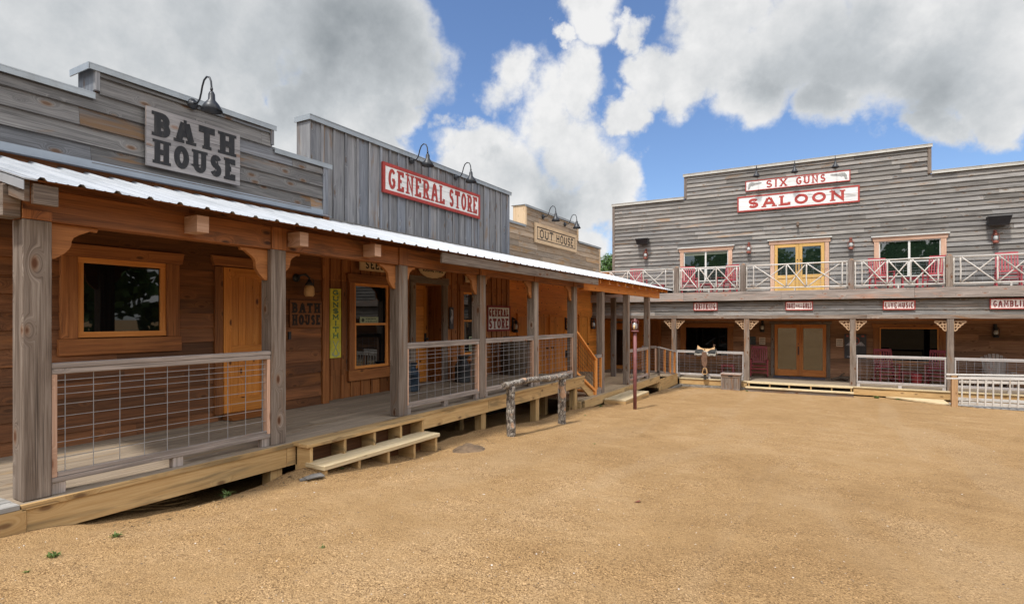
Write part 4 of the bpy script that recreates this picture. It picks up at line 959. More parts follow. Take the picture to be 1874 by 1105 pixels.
def glazed_pair(F, parent, a0, a1, z0, z1, m, trim, gl, g0, g1, tw=.15, header=.16, cap=None, panels=True, n=.015, stile=.11, hz=1.0):
    b = MB(); b.fbox(F, a0 - tw, a0 - .01, z0, z1, .004, .06, 1); b.fbox(F, a1 + .01, a1 + tw, z0, z1, .004, .06, 1); b.fbox(F, a0 - tw - .05, a1 + tw + .05, z1 + .01, z1 + header, .004, .075, 0)
    tr = b.build('door_trim', M[trim], parent, bevel=.003)
    if cap: b = MB(); b.fbox(F, a0 - tw - .10, a1 + tw + .10, z1 + header + .001, z1 + header + .035, .004, .13, 0); b.build('drip_cap', M[cap], tr)
    am = (a0 + a1) / 2
    for k, (p, q) in enumerate(((a0, am - .004), (am + .004, a1))):
        b = MB(); b.fbox(F, p, p + stile, z0 + .02, z1, n, n + .04, 1); b.fbox(F, q - stile, q, z0 + .02, z1, n, n + .04, 1); b.fbox(F, p + stile, q - stile, g1, z1, n, n + .04, 0); b.fbox(F, p + stile, q - stile, z0 + .02, z0 + .2, n, n + .04, 0)
        if g0 > z0 + .3:
            b.fbox(F, p + stile, q - stile, g0 - .12, g0, n, n + .04, 0); b.fbox(F, p + stile, q - stile, z0 + .2, g0 - .12, n, n + .018, 1)
            b.fbox(F, p + stile + .05, q - stile - .05, z0 + .25, g0 - .17, n + .0185, n + .03, 1)
        else: b.fbox(F, p + stile, q - stile, z0 + .2, g0, n, n + .04, 0)
        d = b.build('door', M[m], parent, bevel=.003)
        b = MB(); b.face([F(p + stile, g0, n + .016), F(q - stile, g0, n + .016), F(q - stile, g1, n + .016), F(p + stile, g1, n + .016)]); b.build('pane', M[gl], d)
        h = MB(); hx = (q - .05) if k == 0 else (p + .05)
        if k == 0 or g0 > z0 + .3:
            h.fbox(F, hx - .022, hx + .022, z0 + hz - .16, z0 + hz + .16, n + .041, n + .052, 1); h.tube([F(hx, z0 + hz - .1, n + .05), F(hx, z0 + hz - .08, n + .09), F(hx, z0 + hz + .08, n + .09), F(hx, z0 + hz + .1, n + .05)], .011, 6)
            h.lathe([(.022, 0), (.022, .02)], F(hx, z0 + hz + .26, n + .041), 10, axis=(0, -1, 0)); h.build('handle', M['iron'], d)
glazed_pair(F, sa, *DU, 'yellow', 'rail_pink', 'glass_up', 1.66, 2.72, cap='pvc')
# lower storey
DL = (-1.95, -.21, -2.19, -.22); LWa = (-5.34, -3.64, -1.52, -.33); LWb = (1.45, 3.14, -1.52, -.32)
ho = [(LWa[0] - .1, LWa[1] + .1, LWa[2], LWa[3]), (LWb[0] - .1, LWb[1] + .1, LWb[2], LWb[3]), (DL[0] - .12, DL[1] + .12, -2.3, DL[3] + .05)]
b = MB(); clapboards(b, F, -6.35, 11, -2.2, .95, .185, ho, seed=61, thick=.022, lmin=1.5, lmax=4.0); b.build('lower_siding', M['brown_sal'], sa)
b = MB(); clapboards(b, F, -8.9, -6.9, -2.3, .95, .20, [(-8.72, -7.62, -2.3, -.22)], seed=63, thick=.016, lmin=2, lmax=4); b.build('orange_siding', M['orange'], sa)
b = MB(); b.fbox(F, -6.9, -6.78, -2.2, .9, .0, .05, 1); b.fbox(F, -6.46, -6.34, -2.2, .9, .0, .05, 1); b.fbox(F, -6.78, -6.46, -2.2, .9, .0, .012, 1); b.build_each('corner_board', M['trim'], sa)
window(F, sa, *LWa, tw=.19, header=.14, fw=.035, n_tr=.05, apron=.14, frame='trim', trim='bracket', gl='glass_low')
window(F, sa, *LWb, tw=.19, header=.14, fw=.035, n_tr=.05, apron=.14, trim='bracket', gl='glass_low')
glazed_pair(F, sa, *DL, 'saldoor', 'gray_post', 'glass_door', -1.93, -.36, tw=.13, header=.1, hz=.98)
# glass door at the inner corner
b = MB(); b.fbox(F, -8.70, -8.58, -2.3, -.36, .0, .055, 1); b.fbox(F, -7.74, -7.62, -2.3, -.36, .0, .055, 1); b.fbox(F, -8.74, -7.58, -.36, -.20, .0, .06, 0); b.build('door_trim', M['orange'], sa)
b = MB(); b.fbox(F, -8.578, -8.45, -2.28, -.365, .01, .045, 1); b.fbox(F, -7.87, -7.742, -2.28, -.365, .01, .045, 1); b.fbox(F, -8.45, -7.87, -2.28, -2.05, .01, .045, 0); b.fbox(F, -8.45, -7.87, -.48, -.365, .01, .045, 0)
d = b.build('door', M['frame'], sa); b = MB(); b.face([F(-8.45, -2.05, .02), F(-7.87, -2.05, .02), F(-7.87, -.48, .02), F(-8.45, -.48, .02)]); b.build('pane', M['glass'], d)
# porch floor, kerb and steps
b = MB(); y = 23.89
while y > 21.45:
    x = -8.9
    while x < 11:
        x2 = min(x + random.uniform(2.5, 4.5), 11); b.box(x + .002, x2 - .002, y - .136, y - .002, -2.235, -2.20 + random.uniform(-.002, .002), 0); x = x2
    y -= .138
b.build('porch_floor', M['deck'], sa)
b = MB(); b.box(-5.0, 8.2, 21.28, 21.44, -2.235, -2.197, 0); b.build('porch_nosing', M['tread'], sa, bevel=.004)
b = MB(); b.box(-4.98, -2.62, 21.31, 21.35, -2.42, -2.237, 0); b.box(.58, 3.3, 21.31, 21.35, -2.46, -2.237, 0); b.box(3.302, 8.2, 21.31, 21.35, -2.46, -2.237, 0); b.build_each('porch_fascia', M['new'], sa, bevel=.003)
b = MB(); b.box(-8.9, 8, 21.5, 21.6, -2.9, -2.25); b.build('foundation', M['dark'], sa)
for x0, x1, y0, y1 in ((-4.95, -2.7, 21.20, 21.30),):
    b = MB(); b.box(x0, x1, y0, y1, -2.75, -2.43, 0); b.build('kerb_timber', M['stone'], sa, bevel=.012)
b = MB(); b.obox((-4.95, 18.65, -2.62), (0, 2.6, 0), (.10, .0, 0), (0, 0, .21), 0); b.build('kerb_timber', M['stone'], sa, bevel=.012)
def sal_steps(t):
    b = MB(); b.box(-2.60, .56, 21.06, 21.27, -2.245, -2.205, 0); b.build('upper_tread', M['tread'], t, bevel=.004)
    b = MB(); b.box(-2.62, .58, 20.78, 21.04, -2.385, -2.345, 0); b.build('lower_tread', M['tread'], t, bevel=.004)
    b = MB(); b.box(-2.62, .57, 20.82, 20.86, -2.66, -2.387, 0); b.build('base_board', M['gray_post'], t, bevel=.004)
    for x in (-2.56, -1.9, -1.3, -.65, -.05, .50):
        b = MB(); b.box(x, x + .04, 20.88, 21.26, -2.6, -2.388); b.box(x, x + .04, 21.08, 21.26, -2.343, -2.247); b.build('stringer', M['new'], t)
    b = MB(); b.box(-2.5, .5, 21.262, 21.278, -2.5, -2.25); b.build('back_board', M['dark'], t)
steps('saloon_steps', 'long pale low steps in front of the saloon double doors', sal_steps, (-1.0, 21.0, -2.55))
# posts, sign band and beam
SPX = [-5.20, -2.65, .57, 3.10, 5.85, 8.2]
for x in SPX:
    b = MB(); b.box(x - .085, x + .085, 21.37, 21.54, -2.2, -.001, 2); b.build('post', M['gray_post'], sa, bevel=.006)
b = MB(); x = -8.5; rr = random.Random(9)
while x < 11:
    x2 = min(x + rr.uniform(2.5, 4.5), 11); b.box(x + .002, x2 - .002, 21.36, 21.56, 0, .125, 0); x = x2
b.build('beam', M['gray_post'], sa, bevel=.004)
b = MB(); x = -8.5
while x < 11:
    x2 = min(x + rr.uniform(2.5, 4.5), 11); b.box(x + .002, x2 - .002, 21.58, 21.62, -.06, -.002, 0); x = x2
b.build('inner_beam', M['trim'], sa)
b = MB(); F2 = FY(21.46)
clapboards(b, F2, -8.5, 11, .127, .62, .165, seed=71, thick=.045, lmin=1.5, lmax=4); b.build('sign_band', M['gray_sal'], sa)
b = MB(); x = -8.5
while x < 11:
    x2 = min(x + rr.uniform(2.5, 4.2), 11); b.box(x + .002, x2 - .002, 21.24, 21.285, .64, .955, 0); x = x2
b.build('balcony_fascia', M['rail'], sa, bevel=.004)
b = MB(); b.box(-8.5, 11, 21.29, 23.88, .90, .955, 0); b.build('balcony_floor', M['deck_gray'], sa)
b = MB(); b.box(-8.5, 11, 21.65, 23.88, .55, .60, 0); b.build('porch_ceiling', M['brown'], sa)
# pierced scroll brackets
def scroll(F, x, s, m='scroll'):
    b = MB(); out = [(0, 0), (.40, 0), (.39, -.05), (.30, -.07), (.31, -.13), (.22, -.15), (.21, -.23), (.13, -.25), (.11, -.34), (.04, -.37), (0, -.37)]
    hl = [(.09, -.08, .045), (.20, -.07, .035), (.29, -.035, .018), (.08, -.19, .04), (.055, -.28, .025), (.155, -.155, .025)]
    # built as a lattice of small bars so the holes are real
    G = lambda a, z, n: F(x + s * (.088 + a * .76), -.07 + z * .82, n)
    strip(b, G, [(.0, -.012), (.39, -.012)], .036, -.015, .015)
    strip(b, G, [(.012, 0), (.012, -.37)], .036, -.0145, .0145)
    strip(b, G, [(.39, -.02), (.36, -.06), (.30, -.08), (.29, -.12), (.22, -.155), (.20, -.21), (.13, -.25), (.10, -.32), (.05, -.36), (.01, -.365)], .044, -.014, .014)
    strip(b, G, [(.02, -.13), (.12, -.12), (.14, -.02)], .042, -.0135, .0135); strip(b, G, [(.12, -.12), (.22, -.15)], .042, -.013, .013)
    strip(b, G, [(.23, -.02), (.24, -.06), (.30, -.08)], .036, -.0125, .0125); strip(b, G, [(.02, -.24), (.08, -.23), (.13, -.25)], .036, -.012, .012); strip(b, G, [(.12, -.12), (.10, -.20), (.08, -.23)], .036, -.0115, .0115)
    b.build('scroll_bracket', M[m], sa)
for x in SPX[:5]:
    for s in (-1, 1): scroll(FY(21.45), x, s)

# balcony railing, bay by bay
BP = [-8.35, -5.09, -2.76, .52, 3.06, 5.95, 8.6]
BR = [[-7.7, -6.99, -6.36, -5.5], [-4.92, -4.29, -3.67, -2.97], [-2.42, -1.38, -.77, .27], [.82, 1.50, 2.11, 2.80], [3.34, 4.20, 5.0, 5.7], [6.3, 7.0, 7.7, 8.3]]
bl = ['leftmost balcony railing bay, partly behind the white porch roof', 'pole braced balcony railing bay in front of the left pair of windows', 'pole braced balcony railing bay in front of the yellow double doors',
      'pole braced balcony railing bay in front of the right pair of windows', 'pole braced balcony railing bay at the right edge of the picture, above the gambling sign']
for i, x in enumerate(BP[:-1]):
    if x > 8: continue
    b = MB(); b.box(x - .085, x + .085, 21.28, 21.45, .957, 1.90, 2); b.lathe([(.085, 0), (.075, .03), (.05, .05), (.01, .06)], (x, 21.365, 1.90), 10, cap=False); b.build('balcony_post', M['gray_post'], sa, bevel=.008)
for i in range(5):
    x0, x1 = BP[i] + .086, BP[i + 1] - .086; rr = random.Random(100 + i)
    t = thing('railing', ((x0 + x1) / 2, 21.36, .957), bl[i], 'railing', 'balcony railing bays with crossed poles')
    def pole(p, q, r, nm, y=21.36):
        b = MB(); k = 6; P = [(p[0] + (q[0] - p[0]) * j / k + rr.uniform(-.004, .004), y + rr.uniform(-.003, .003), p[1] + (q[1] - p[1]) * j / k + rr.uniform(-.004, .004)) for j in range(k + 1)]
        b.tube(P, [r * rr.uniform(.9, 1.12) for _ in P], 8); b.build(nm, M['log'], t)
    pole((x0, 1.865), (x1, 1.865), .024, 'top_rail'); pole((x0, 1.065), (x1, 1.065), .022, 'bottom_rail')
    for e in (x0 + .03, x1 - .03): pole((e, .96), (e, 1.84), .02, 'upright')
    for v in BR[i]: pole((v, 1.09), (v, 1.84), .022, 'upright')
    for p, q in zip(BR[i], BR[i][1:]):
        pole((p + .03, 1.84), (q - .03, 1.09), .020, 'brace', 21.345); pole((p + .03, 1.09), (q - .03, 1.84), .019, 'brace', 21.385)
    pole(((x0 + x1) / 2, .958), ((x0 + x1) / 2, 1.05) if False else ((x0 + x1) / 2 + .001, 1.05), .016, 'foot') if False else None
    b = MB(); b.box((x0 + x1) / 2 - .02, (x0 + x1) / 2 + .02, 21.34, 21.38, .958, 1.05, 2); b.build('foot', M['log'], t)
    b = MB(); a = x0 + .12
    while a < x1: b.box(a - .002, a + .002, 21.40, 21.404, 1.07, 1.84, 2); a += .2
    for z in WZ: b.box(x0 + .03, x1 - .03, 21.396, 21.3995, 1.80 - z * .92 - .002, 1.80 - z * .92 + .002, 0)
    b.build('wire_mesh', M['wire'], t)
# lower railings
RF2 = FY(21.42); RG2 = 'wire panel railings of the saloon porch'
rail_panel(RF2, -5.10, -2.75, -2.2, 'pale wire panel railing carrying the saddle', RG2, wood_m='white_rail', lite='white_rail', top=1.02, pitch=.19, low=.11)
rail_panel(RF2, .67, 3.0, -2.2, 'pale wire panel railing in front of the right lower saloon window', RG2, wood_m='white_rail', lite='white_rail', top=1.02, pitch=.19, low=.11)
rail_panel(RF2, 3.2, 5.75, -2.2, 'pale wire panel railing behind the ramp fence, in front of the slatted grey chair', RG2, wood_m='white_rail', lite='white_rail', top=1.02, pitch=.19, low=.11)

# ---- ramp with picket fence at the right
def ramp_fence(label, y, xa, xb, zt, zb, full=True):
    t = thing('ramp_fence', ((xa + xb) / 2, y, zb - .2), label, 'fence', 'ramp fences with thin balusters')
    b = MB(); b.obox((xa - .12, y - .07, zt), (xb - xa + .12, 0, .10), (0, .14, 0), (0, 0, .035), 0); b.build('top_rail', M['log'], t, bevel=.004)
    b = MB(); b.obox((xa + .16, y - .05, zb), (xb - xa - .16, 0, .02), (0, .035, 0), (0, 0, .085), 0); b.obox((xa + .16, y - .05, zt - .095), (xb - xa - .16, 0, .09), (0, .035, 0), (0, 0, .085), 0); b.build('bottom_rail', M['log'], t, bevel=.004)
    x = xa + .22; rr = random.Random(int(y * 10))
    while full and x < xb:
        l = rr.uniform(-.012, .016); zz = zt + .05 * (x - xa) / 2
        b = MB(); b.bar((x, y - .068, zb + .005), (x + l, y - .068, zz - .002), .034, .034, up=(0, 1, 0)); b.build('baluster', M['log'], t, bevel=.002); x += .168
    for x in (xa, xa + 2.1):
        b = MB(); b.box(x, x + .14, y - .012 if x > xa else y - .07, y + .09, gz(x, y) - .2, zt - .002, 2); b.build('post', M['bracket'] if x > xa else M['post_new'], t, bevel=.006)
    return t
ramp_fence('nearer ramp fence with pale thin balusters and a thick brown end post', 19.6, 2.86, 6.2, -1.68, -2.36)
ramp_fence('farther ramp fence, only its top rail showing behind the nearer one', 20.75, 3.02, 6.2, -1.66, -2.38, False)
t = thing('ramp', (4.5, 20.2, -2.6), 'low wooden ramp deck between the two baluster fences at the right edge', 'ramp')
b = MB(); x = 2.95
while x < 7: b.box(x, x + .134, 19.62, 20.7, -2.50 + .02 * (x - 2.9), -2.465 + .02 * (x - 2.9), 1); x += .138
b.build('decking', M['deck_gray'], t)
b = MB(); b.box(3.0, 7, 19.56, 19.60, -2.75, -2.47, 0); b.build('side_board', M['gray_post'], t)
t = thing('landing_board', (2.2, 20.6, -2.6), 'pale plywood landing flush with the sand at the foot of the ramp', 'board'); b = MB(); b.prism(lambda a, z, n: Vector((a, z, gz(2.2, 20.4) + .012 + n)), [(1.45, 21.15), (2.90, 21.15), (2.90, 19.95)], 0, .035); b.build('board', M['tread'], t)

# ================================================================== SIGNS
def bath_extra(t, F, n): pass
sign('bath_house_sign', 'big weathered grey plank sign with dark letters BATH HOUSE under a single lamp', FX(-6.868), 3.49, 4.66, 1.755, 2.435, M['sign_gray'], n0=.034, th=.028, planks=3,
     texts=[('BATH', 3.56, 4.60, 2.115, 2.395, .074, True, M['black_paint']), ('HOUSE', 3.56, 4.60, 1.80, 2.075, .064, True, M['black_paint'])])
sign('general_store_sign', 'long white sign with red border and red letters GENERAL STORE on the grey store front', FX(-7.055), 7.60, 10.78, 2.28, 2.82, M['sign_white'], n0=.01, th=.03, border=M['red_paint'], bw=.055, planks=3,
     texts=[('GENERAL', 7.73, 9.46, 2.37, 2.74, .060, True, M['red_paint']), ('STORE', 9.60, 10.68, 2.37, 2.74, .060, True, M['red_paint'])])
def oh_frame(t, F, n):
    b = MB(); a0, a1, z0, z1 = 13.79, 16.42, 2.196, 2.544; w = .022
    for r in ((a0, a1, z1 - w, z1), (a0, a1, z0, z0 + w), (a0, a0 + w, z0 + w, z1 - w), (a1 - w, a1, z0 + w, z1 - w)): b.fbox(F, *r, n - .001, n + .004)
    b.build('inner_border', M['black_paint'], t)
sign('out_house_sign', 'tan wooden sign with thin black border and plain letters OUT HOUSE below two lamps', FX(-7.13), 13.68, 16.53, 2.10, 2.64, M['sign_tan'], n0=.012, th=.03, border=M['sign_tan'], bw=.09, planks=3,
     texts=[('OUT', 13.95, 14.83, 2.243, 2.497, .034, False, M['black_paint']), ('HOUSE', 15.02, 16.28, 2.243, 2.497, .034, False, M['black_paint'])], extra=oh_frame)
GUNP = [(.02, .05), (.16, .10), (.20, .38), (.26, .48), (.36, .42), (.42, .50), (.50, .58), (.98, .72), (.99, .88), (.52, .86), (.48, .92), (.28, .94), (.16, .90), (.08, .72), (.05, .40)]
def guns(t, F, n):
    for a0, w, s in ((-2.92, .52, 1), (.48, .56, -1)):
        b = MB(); b.prism(F, [(a0 + s * p[0] * w, 5.055 + p[1] * .30) for p in GUNP], n - .001, n + .003); b.build('pistol_emblem', M['gun_gray'], t)
sign('six_guns_sign', 'white sign with thin red border, red letters SIX GUNS between two grey pistols', FY(23.86), -2.99, .55, 5.01, 5.41, M['sign_white'], n0=.01, th=.03, border=M['red_paint'], bw=.028, planks=2,
     texts=[('SIX', -2.26, -1.50, 5.07, 5.36, .055, True, M['red_paint']), ('GUNS', -1.22, -.22, 5.07, 5.36, .055, True, M['red_paint'])], extra=guns)
sign('saloon_sign', 'larger white sign with red border and bold red letters SALOON, below the pistol sign', FY(23.86), -3.29, .84, 4.22, 4.82, M['sign_white'], n0=.01, th=.03, border=M['red_paint'], bw=.05, planks=3,
     texts=[('SALOON', -2.92, .42, 4.33, 4.71, .095, True, M['red_paint'])])
SB = FY(21.415)
sign('drinking_sign', 'small red sign with white panel reading DRINKING, leftmost on the saloon sign band', SB, -4.47, -3.64, .30, .59, M['pink_dirt'], n0=.004, th=.02, border=M['red_paint'], bw=.024, texts=[('DRINKING', -4.40, -3.70, .345, .548, .030, True, M['red_dark'])], group=None)
def hall(t, F, n):
    b = MB(); text(b, F, 'HALL', -1.10, -.90, .38, .50, .012, False, n); b.build('lettering', M['red_dark'], t)
sign('dance_hall_girls_sign', 'small red sign reading DANCE HALL GIRLS above the saloon doors', SB, -1.40, -.58, .29, .58, M['pink_dirt'], n0=.004, th=.02, border=M['red_paint'], bw=.024, texts=[('DANCE', -1.355, -1.12, .345, .53, .020, False, M['red_dark']), ('GIRLS', -.88, -.625, .345, .53, .020, False, M['red_dark'])], extra=hall)
sign('live_music_sign', 'small white sign with red border reading LIVE MUSIC, above the right lower saloon window', SB, 1.39, 2.23, .285, .57, M['pink_dirt'], n0=.004, th=.02, border=M['red_paint'], bw=.028, texts=[('LiVE', 1.44, 1.76, .335, .52, .024, False, M['red_dark']), ('MUSiC', 1.79, 2.18, .335, .52, .024, False, M['red_dark'])])
sign('gambling_sign', 'red bordered sign reading GAMBLING, cut by the right edge of the picture', SB, 4.03, 5.05, .285, .59, M['pink_dirt'], n0=.004, th=.02, border=M['red_paint'], bw=.024, texts=[('GAMBLING', 4.10, 4.98, .345, .53, .028, True, M['red_dark'])])
sign('small_bath_house_sign', 'small dark wooden sign with burnt letters BATH HOUSE under the amber lamp', FX(-6.875), 5.48, 6.06, -.13, .27, M['trim'], n0=.01, th=.02, texts=[('BATH', 5.51, 6.03, .085, .235, .034, True, M['brown_paint']), ('HOUSE', 5.51, 6.03, -.095, .06, .032, True, M['brown_paint'])])
def rifles(t, F, n):
    b = MB(); c = 6.515
    strip(b, F, [(c - .07, -.60), (c + .055, -.36)], .016, n, n + .003); strip(b, F, [(c + .07, -.60), (c - .055, -.36)], .016, n, n + .0035)
    strip(b, F, [(c - .075, -.56), (c - .02, -.61), (c + .02, -.61), (c + .075, -.56)], .022, n, n + .004); b.build('rifle_emblem', M['paper_green'], t)
sign('gunsmith_sign', 'tall narrow yellow green sign with GUNSMITH lettered downwards and crossed rifles', FX(-7.06), 6.40, 6.63, -.64, .49, M['gun_yellow'], n0=.0, th=.025, texts=[], extra=lambda t, F, n: (rifles(t, F, n), (lambda b: (text(b, F, 'GUNSMITH', 6.445, 6.585, -.33, .47, .020, True, n, vertical=True), b.build('lettering', M['gun_green'], t)))(MB())))
sign('seeds_sign', 'pale wooden sign reading SEEDS over the left store window', FX(-7.03), 7.02, 7.98, .83, 1.06, M['sign_tan'], n0=.01, th=.025, texts=[('SEEDS', 7.14, 7.74, .865, 1.005, .024, False, M['black_paint'])])
sign('small_plank_sign', 'pale plank sign starting with N over the right store window, mostly behind a bracket', FX(-7.03), 10.20, 11.05, .80, 1.05, M['sign_tan'], n0=.01, th=.025, texts=[('N', 10.25, 10.36, .84, 1.0, .026, False, M['black_paint'])])
# oval sign over the store door
t = thing('oval_sign', (-7.0, 9.0, .8), 'oval scalloped wooden sign reading GENERAL STORE over the store door', 'sign'); F = FX(-7.02); b = MB()
b.prism(F, [(9.03 + (.42 + (.012 if i % 2 else 0)) * math.cos(2 * math.pi * i / 36), 0.985 + (.165 + (.008 if i % 2 else 0)) * math.sin(2 * math.pi * i / 36)) for i in range(36)], .0, .025); b.build('board', M['sign_tan'], t)
b = MB(); text(b, F, 'GENERAL', 8.70, 9.06, .935, 1.01, .014, False, .0265); text(b, F, 'STORE', 9.10, 9.36, .935, 1.01, .014, False, .0265); b.build('lettering', M['black_paint'], t)
sign('small_general_store_sign', 'white and maroon sign reading GENERAL STORE at porch level above the barrel', FX(-7.055), 11.13, 12.20, -.30, .31, M['sign_white'], n0=.0, th=.025, border=M['red_dark'], bw=.045, texts=[('GENERAL', 11.20, 12.12, .05, .235, .040, True, M['red_dark']), ('STORE', 11.20, 12.12, -.235, .005, .052, True, M['red_dark'])])
# notices by the saloon doors
SW = FY(23.86)
card(SW, 'small cream notice left of the saloon double doors', -2.50, -2.28, -1.0, -.73, .004, 3, m='paper', name='notice')
card(SW, 'small cream notice right of the saloon double doors', .11, .33, -1.02, -.74, .004, 3, m='paper', name='notice')
t = card(SW, 'small dark notice with pale lines behind the saloon post, above the maroon chair', -2.86, -2.62, -1.02, -.70, .004, 3, m='poster', name='notice')
t = thing('poster', (.7, 23.85, -1.44), 'tall dark poster with a red ring, partly behind the saloon post', 'poster'); b = MB(); b.fbox(SW, .37, 1.05, -1.45, -.56, .004, .02); b.build('sheet', M['poster'], t)
b = MB(); strip(b, SW, arc(.71, -.80, .12, .12, 0, 360, 18), .035, .021, .024); b.fbox(SW, .43, .50, -.66, -.60, .021, .023); b.fbox(SW, .90, .98, -.66, -.60, .021, .023); b.build('red_ring', M['poster_red'], t)
b = MB(); b.prism(SW, [(.40, -.98), (.55, -.84), (.66, -.90), (.80, -.86), (.90, -.84), (1.02, -.98)], .021, .0225); b.fbox(SW, .45, .97, -1.40, -1.36, .021, .023); b.build('print', M['poster_white'], t)
t = thing('poster', (-7.0, 9.72, -.1), 'narrow dark and white poster beside the store door', 'poster'); b = MB(); b.fbox(FX(-7.05), 9.66, 9.80, -.22, .24, .0, .012); b.build('sheet', M['poster'], t)
b = MB(); b.prism(FX(-7.05), [(9.68, -.02), (9.73, .10), (9.70, .2), (9.77, .18), (9.78, .02), (9.74, -.12)], .0125, .014); b.build('print', M['poster_white'], t)

# ================================================================== LAMPS, LANTERNS, LOUDSPEAKERS
def gooseneck(F, a, z, label, group, s=1.0, lean=0):
    base = F(a, z, 0); t = thing('gooseneck_lamp', base, label, 'lamp', group)
    ax = F(0, 0, 1) - F(0, 0, 0); b = MB(); b.lathe([(.0, 0), (.062 * s, 0), (.065 * s, .018), (.04 * s, .03), (.028 * s, .05), (.02 * s, .06)], F(a, z, .012), 16, axis=ax); b.build('wall_plate', M['iron'], t)
    b = MB(); P = [(.06, 0), (.12, -.005), (.17, .03), (.20, .10), (.225, .18), (.26, .245), (.315, .275), (.37, .255), (.40, .20), (.41, .13), (.412, .06)]
    b.tube([F(a, z + q * s, p * s) for p, q in P], .011 * s, 8); b.lathe([(.016 * s, 0), (.016 * s, .03)], F(a, z + .09 * s, .411 * s), 8); b.build('arm', M['iron'], t)
    b = MB(); c = F(a, z - .155 * s, .412 * s)
    b.lathe([(.118 * s, 0), (.122 * s, .004), (.085 * s, .075 * s), (.040 * s, .13 * s), (.036 * s, .20 * s), (.022 * s, .23 * s), (.0, .235 * s)], c, 22, cap=False)
    b.lathe([(.114 * s, .001), (.078 * s, .075 * s), (.0, .12 * s)], c, 22, cap=False); b.build('lamp_shade', M['iron'], t)
    return t
GG = 'black gooseneck lamps over the signs'
gooseneck(FX(-6.87), 4.05, 2.64, 'black gooseneck lamp over the BATH HOUSE plank sign', GG)
gooseneck(FX(-7.06), 8.42, 3.04, 'left of the two black gooseneck lamps over the red GENERAL STORE sign', GG)
gooseneck(FX(-7.06), 9.88, 3.04, 'right of the two black gooseneck lamps over the red GENERAL STORE sign', GG)
gooseneck(FX(-7.13), 14.22, 2.88, 'left of the two black gooseneck lamps over the OUT HOUSE sign', GG)
gooseneck(FX(-7.13), 15.70, 2.88, 'right of the two black gooseneck lamps over the OUT HOUSE sign', GG)
for x, w in ((-2.56, 'leftmost'), (-1.24, 'middle'), (.08, 'rightmost')): gooseneck(FY(23.87), x, 5.62, w + ' of the three black lamps over the pistol sign on the saloon', GG, s=1.05)
t = thing('wall_lamp', (-6.87, 5.66, .6), 'black wall lamp with amber glass shade beside the bath house door', 'lamp'); F = FX(-6.87)
b = MB(); b.lathe([(.0, 0), (.06, 0), (.062, .02), (.03, .04)], F(5.60, .60, .0), 14, axis=(1, 0, 0)); b.build('wall_plate', M['iron'], t)
b = MB(); b.tube([F(5.60, .60, .03), F(5.62, .64, .08), F(5.66, .65, .14), F(5.70, .60, .17), F(5.70, .54, .17)], .016, 8); b.lathe([(.05, 0), (.06, .02), (.03, .06), (.02, .09)], F(5.70, .49, .17), 12); b.tube([F(5.64, .64, .12), F(5.78, .58, .17), F(5.785, .38, .17)], .006, 6); b.build('bracket', M['iron'], t)
b = MB(); b.lathe([(.0, 0), (.055, .002), (.075, .03), (.072, .12), (.058, .155), (.04, .17)], F(5.70, .325, .17), 16); b.build('lamp_shade', M['shade'], t)

def lantern_mesh(c, s, parent, frame_m='rust'):
    """hurricane lantern: tank, cage, glass globe, chimney cap"""
    c = Vector(c)
    b = MB(); b.lathe([(.0, 0), (.062 * s, 0), (.066 * s, .01 * s), (.060 * s, .055 * s), (.035 * s, .075 * s)], c, 14); b.build('tank', M[frame_m], parent)
    b = MB(); b.lathe([(.032 * s, 0), (.050 * s, .04 * s), (.048 * s, .09 * s), (.030 * s, .13 * s)], c + Vector((0, 0, .075 * s)), 14); b.build('globe', M['lamp_glass'], parent)
    b = MB(); b.lathe([(.048 * s, 0), (.05 * s, .01 * s), (.030 * s, .04 * s), (.030 * s, .07 * s), (.038 * s, .075 * s), (.0, .095 * s)], c + Vector((0, 0, .205 * s)), 14)
    for sx in (-1, 1): b.tube([c + Vector((sx * .052 * s, 0, .04 * s)), c + Vector((sx * .074 * s, 0, .07 * s)), c + Vector((sx * .074 * s, 0, .22 * s)), c + Vector((sx * .03 * s, 0, .27 * s))], .007 * s, 6)
    b.build('cage', M[frame_m], parent)
def wall_lantern(F, a, z, label, group, s=1.25, m='rust'):
    t = thing('wall_lantern', F(a, z, 0), label, 'lantern', group)
    b = MB(); b.fbox(F, a - .045, a + .045, z + .02, z + .36 * s, .002, .02, 1); b.fbox(F, a - .02, a + .02, z + .30 * s, z + .33 * s, .02, .11, 0); b.build('back_plate', M[m], t)
    lantern_mesh(F(a, z, .11), s, t, m)
LG = 'small lanterns on the saloon upper wall'
wall_lantern(FY(23.86), -6.98, 2.55, 'small rusty wall lantern under the left loudspeaker', LG); wall_lantern(FY(23.86), -2.87, 2.56, 'small rusty wall lantern between the left windows and the yellow doors', LG)
wall_lantern(FY(23.86), .57, 2.50, 'small rusty wall lantern between the yellow doors and the right windows', LG); wall_lantern(FY(23.86), 4.62, 2.46, 'small rusty wall lantern under the right loudspeaker', LG)
wall_lantern(FY(23.88), 4.63, -.62, 'dark lantern on the lower saloon wall at the right edge above the grey chair', None, m='iron'); wall_lantern(FY(23.88), -2.38, -.52, 'dark lantern on the lower saloon wall half behind a scroll bracket', None, m='iron')
for a, lb in ((14.85, 'dark lantern beside the first orange plank door, above the barrel'), (18.75, 'dark lantern right of the wide pair of plank doors'), (21.25, 'dark lantern beside the farthest plank door, over the inner stairs')):
    wall_lantern(FX(-8.47), a, -.42, lb, 'dark lanterns on the orange wall', s=1.3, m='iron')
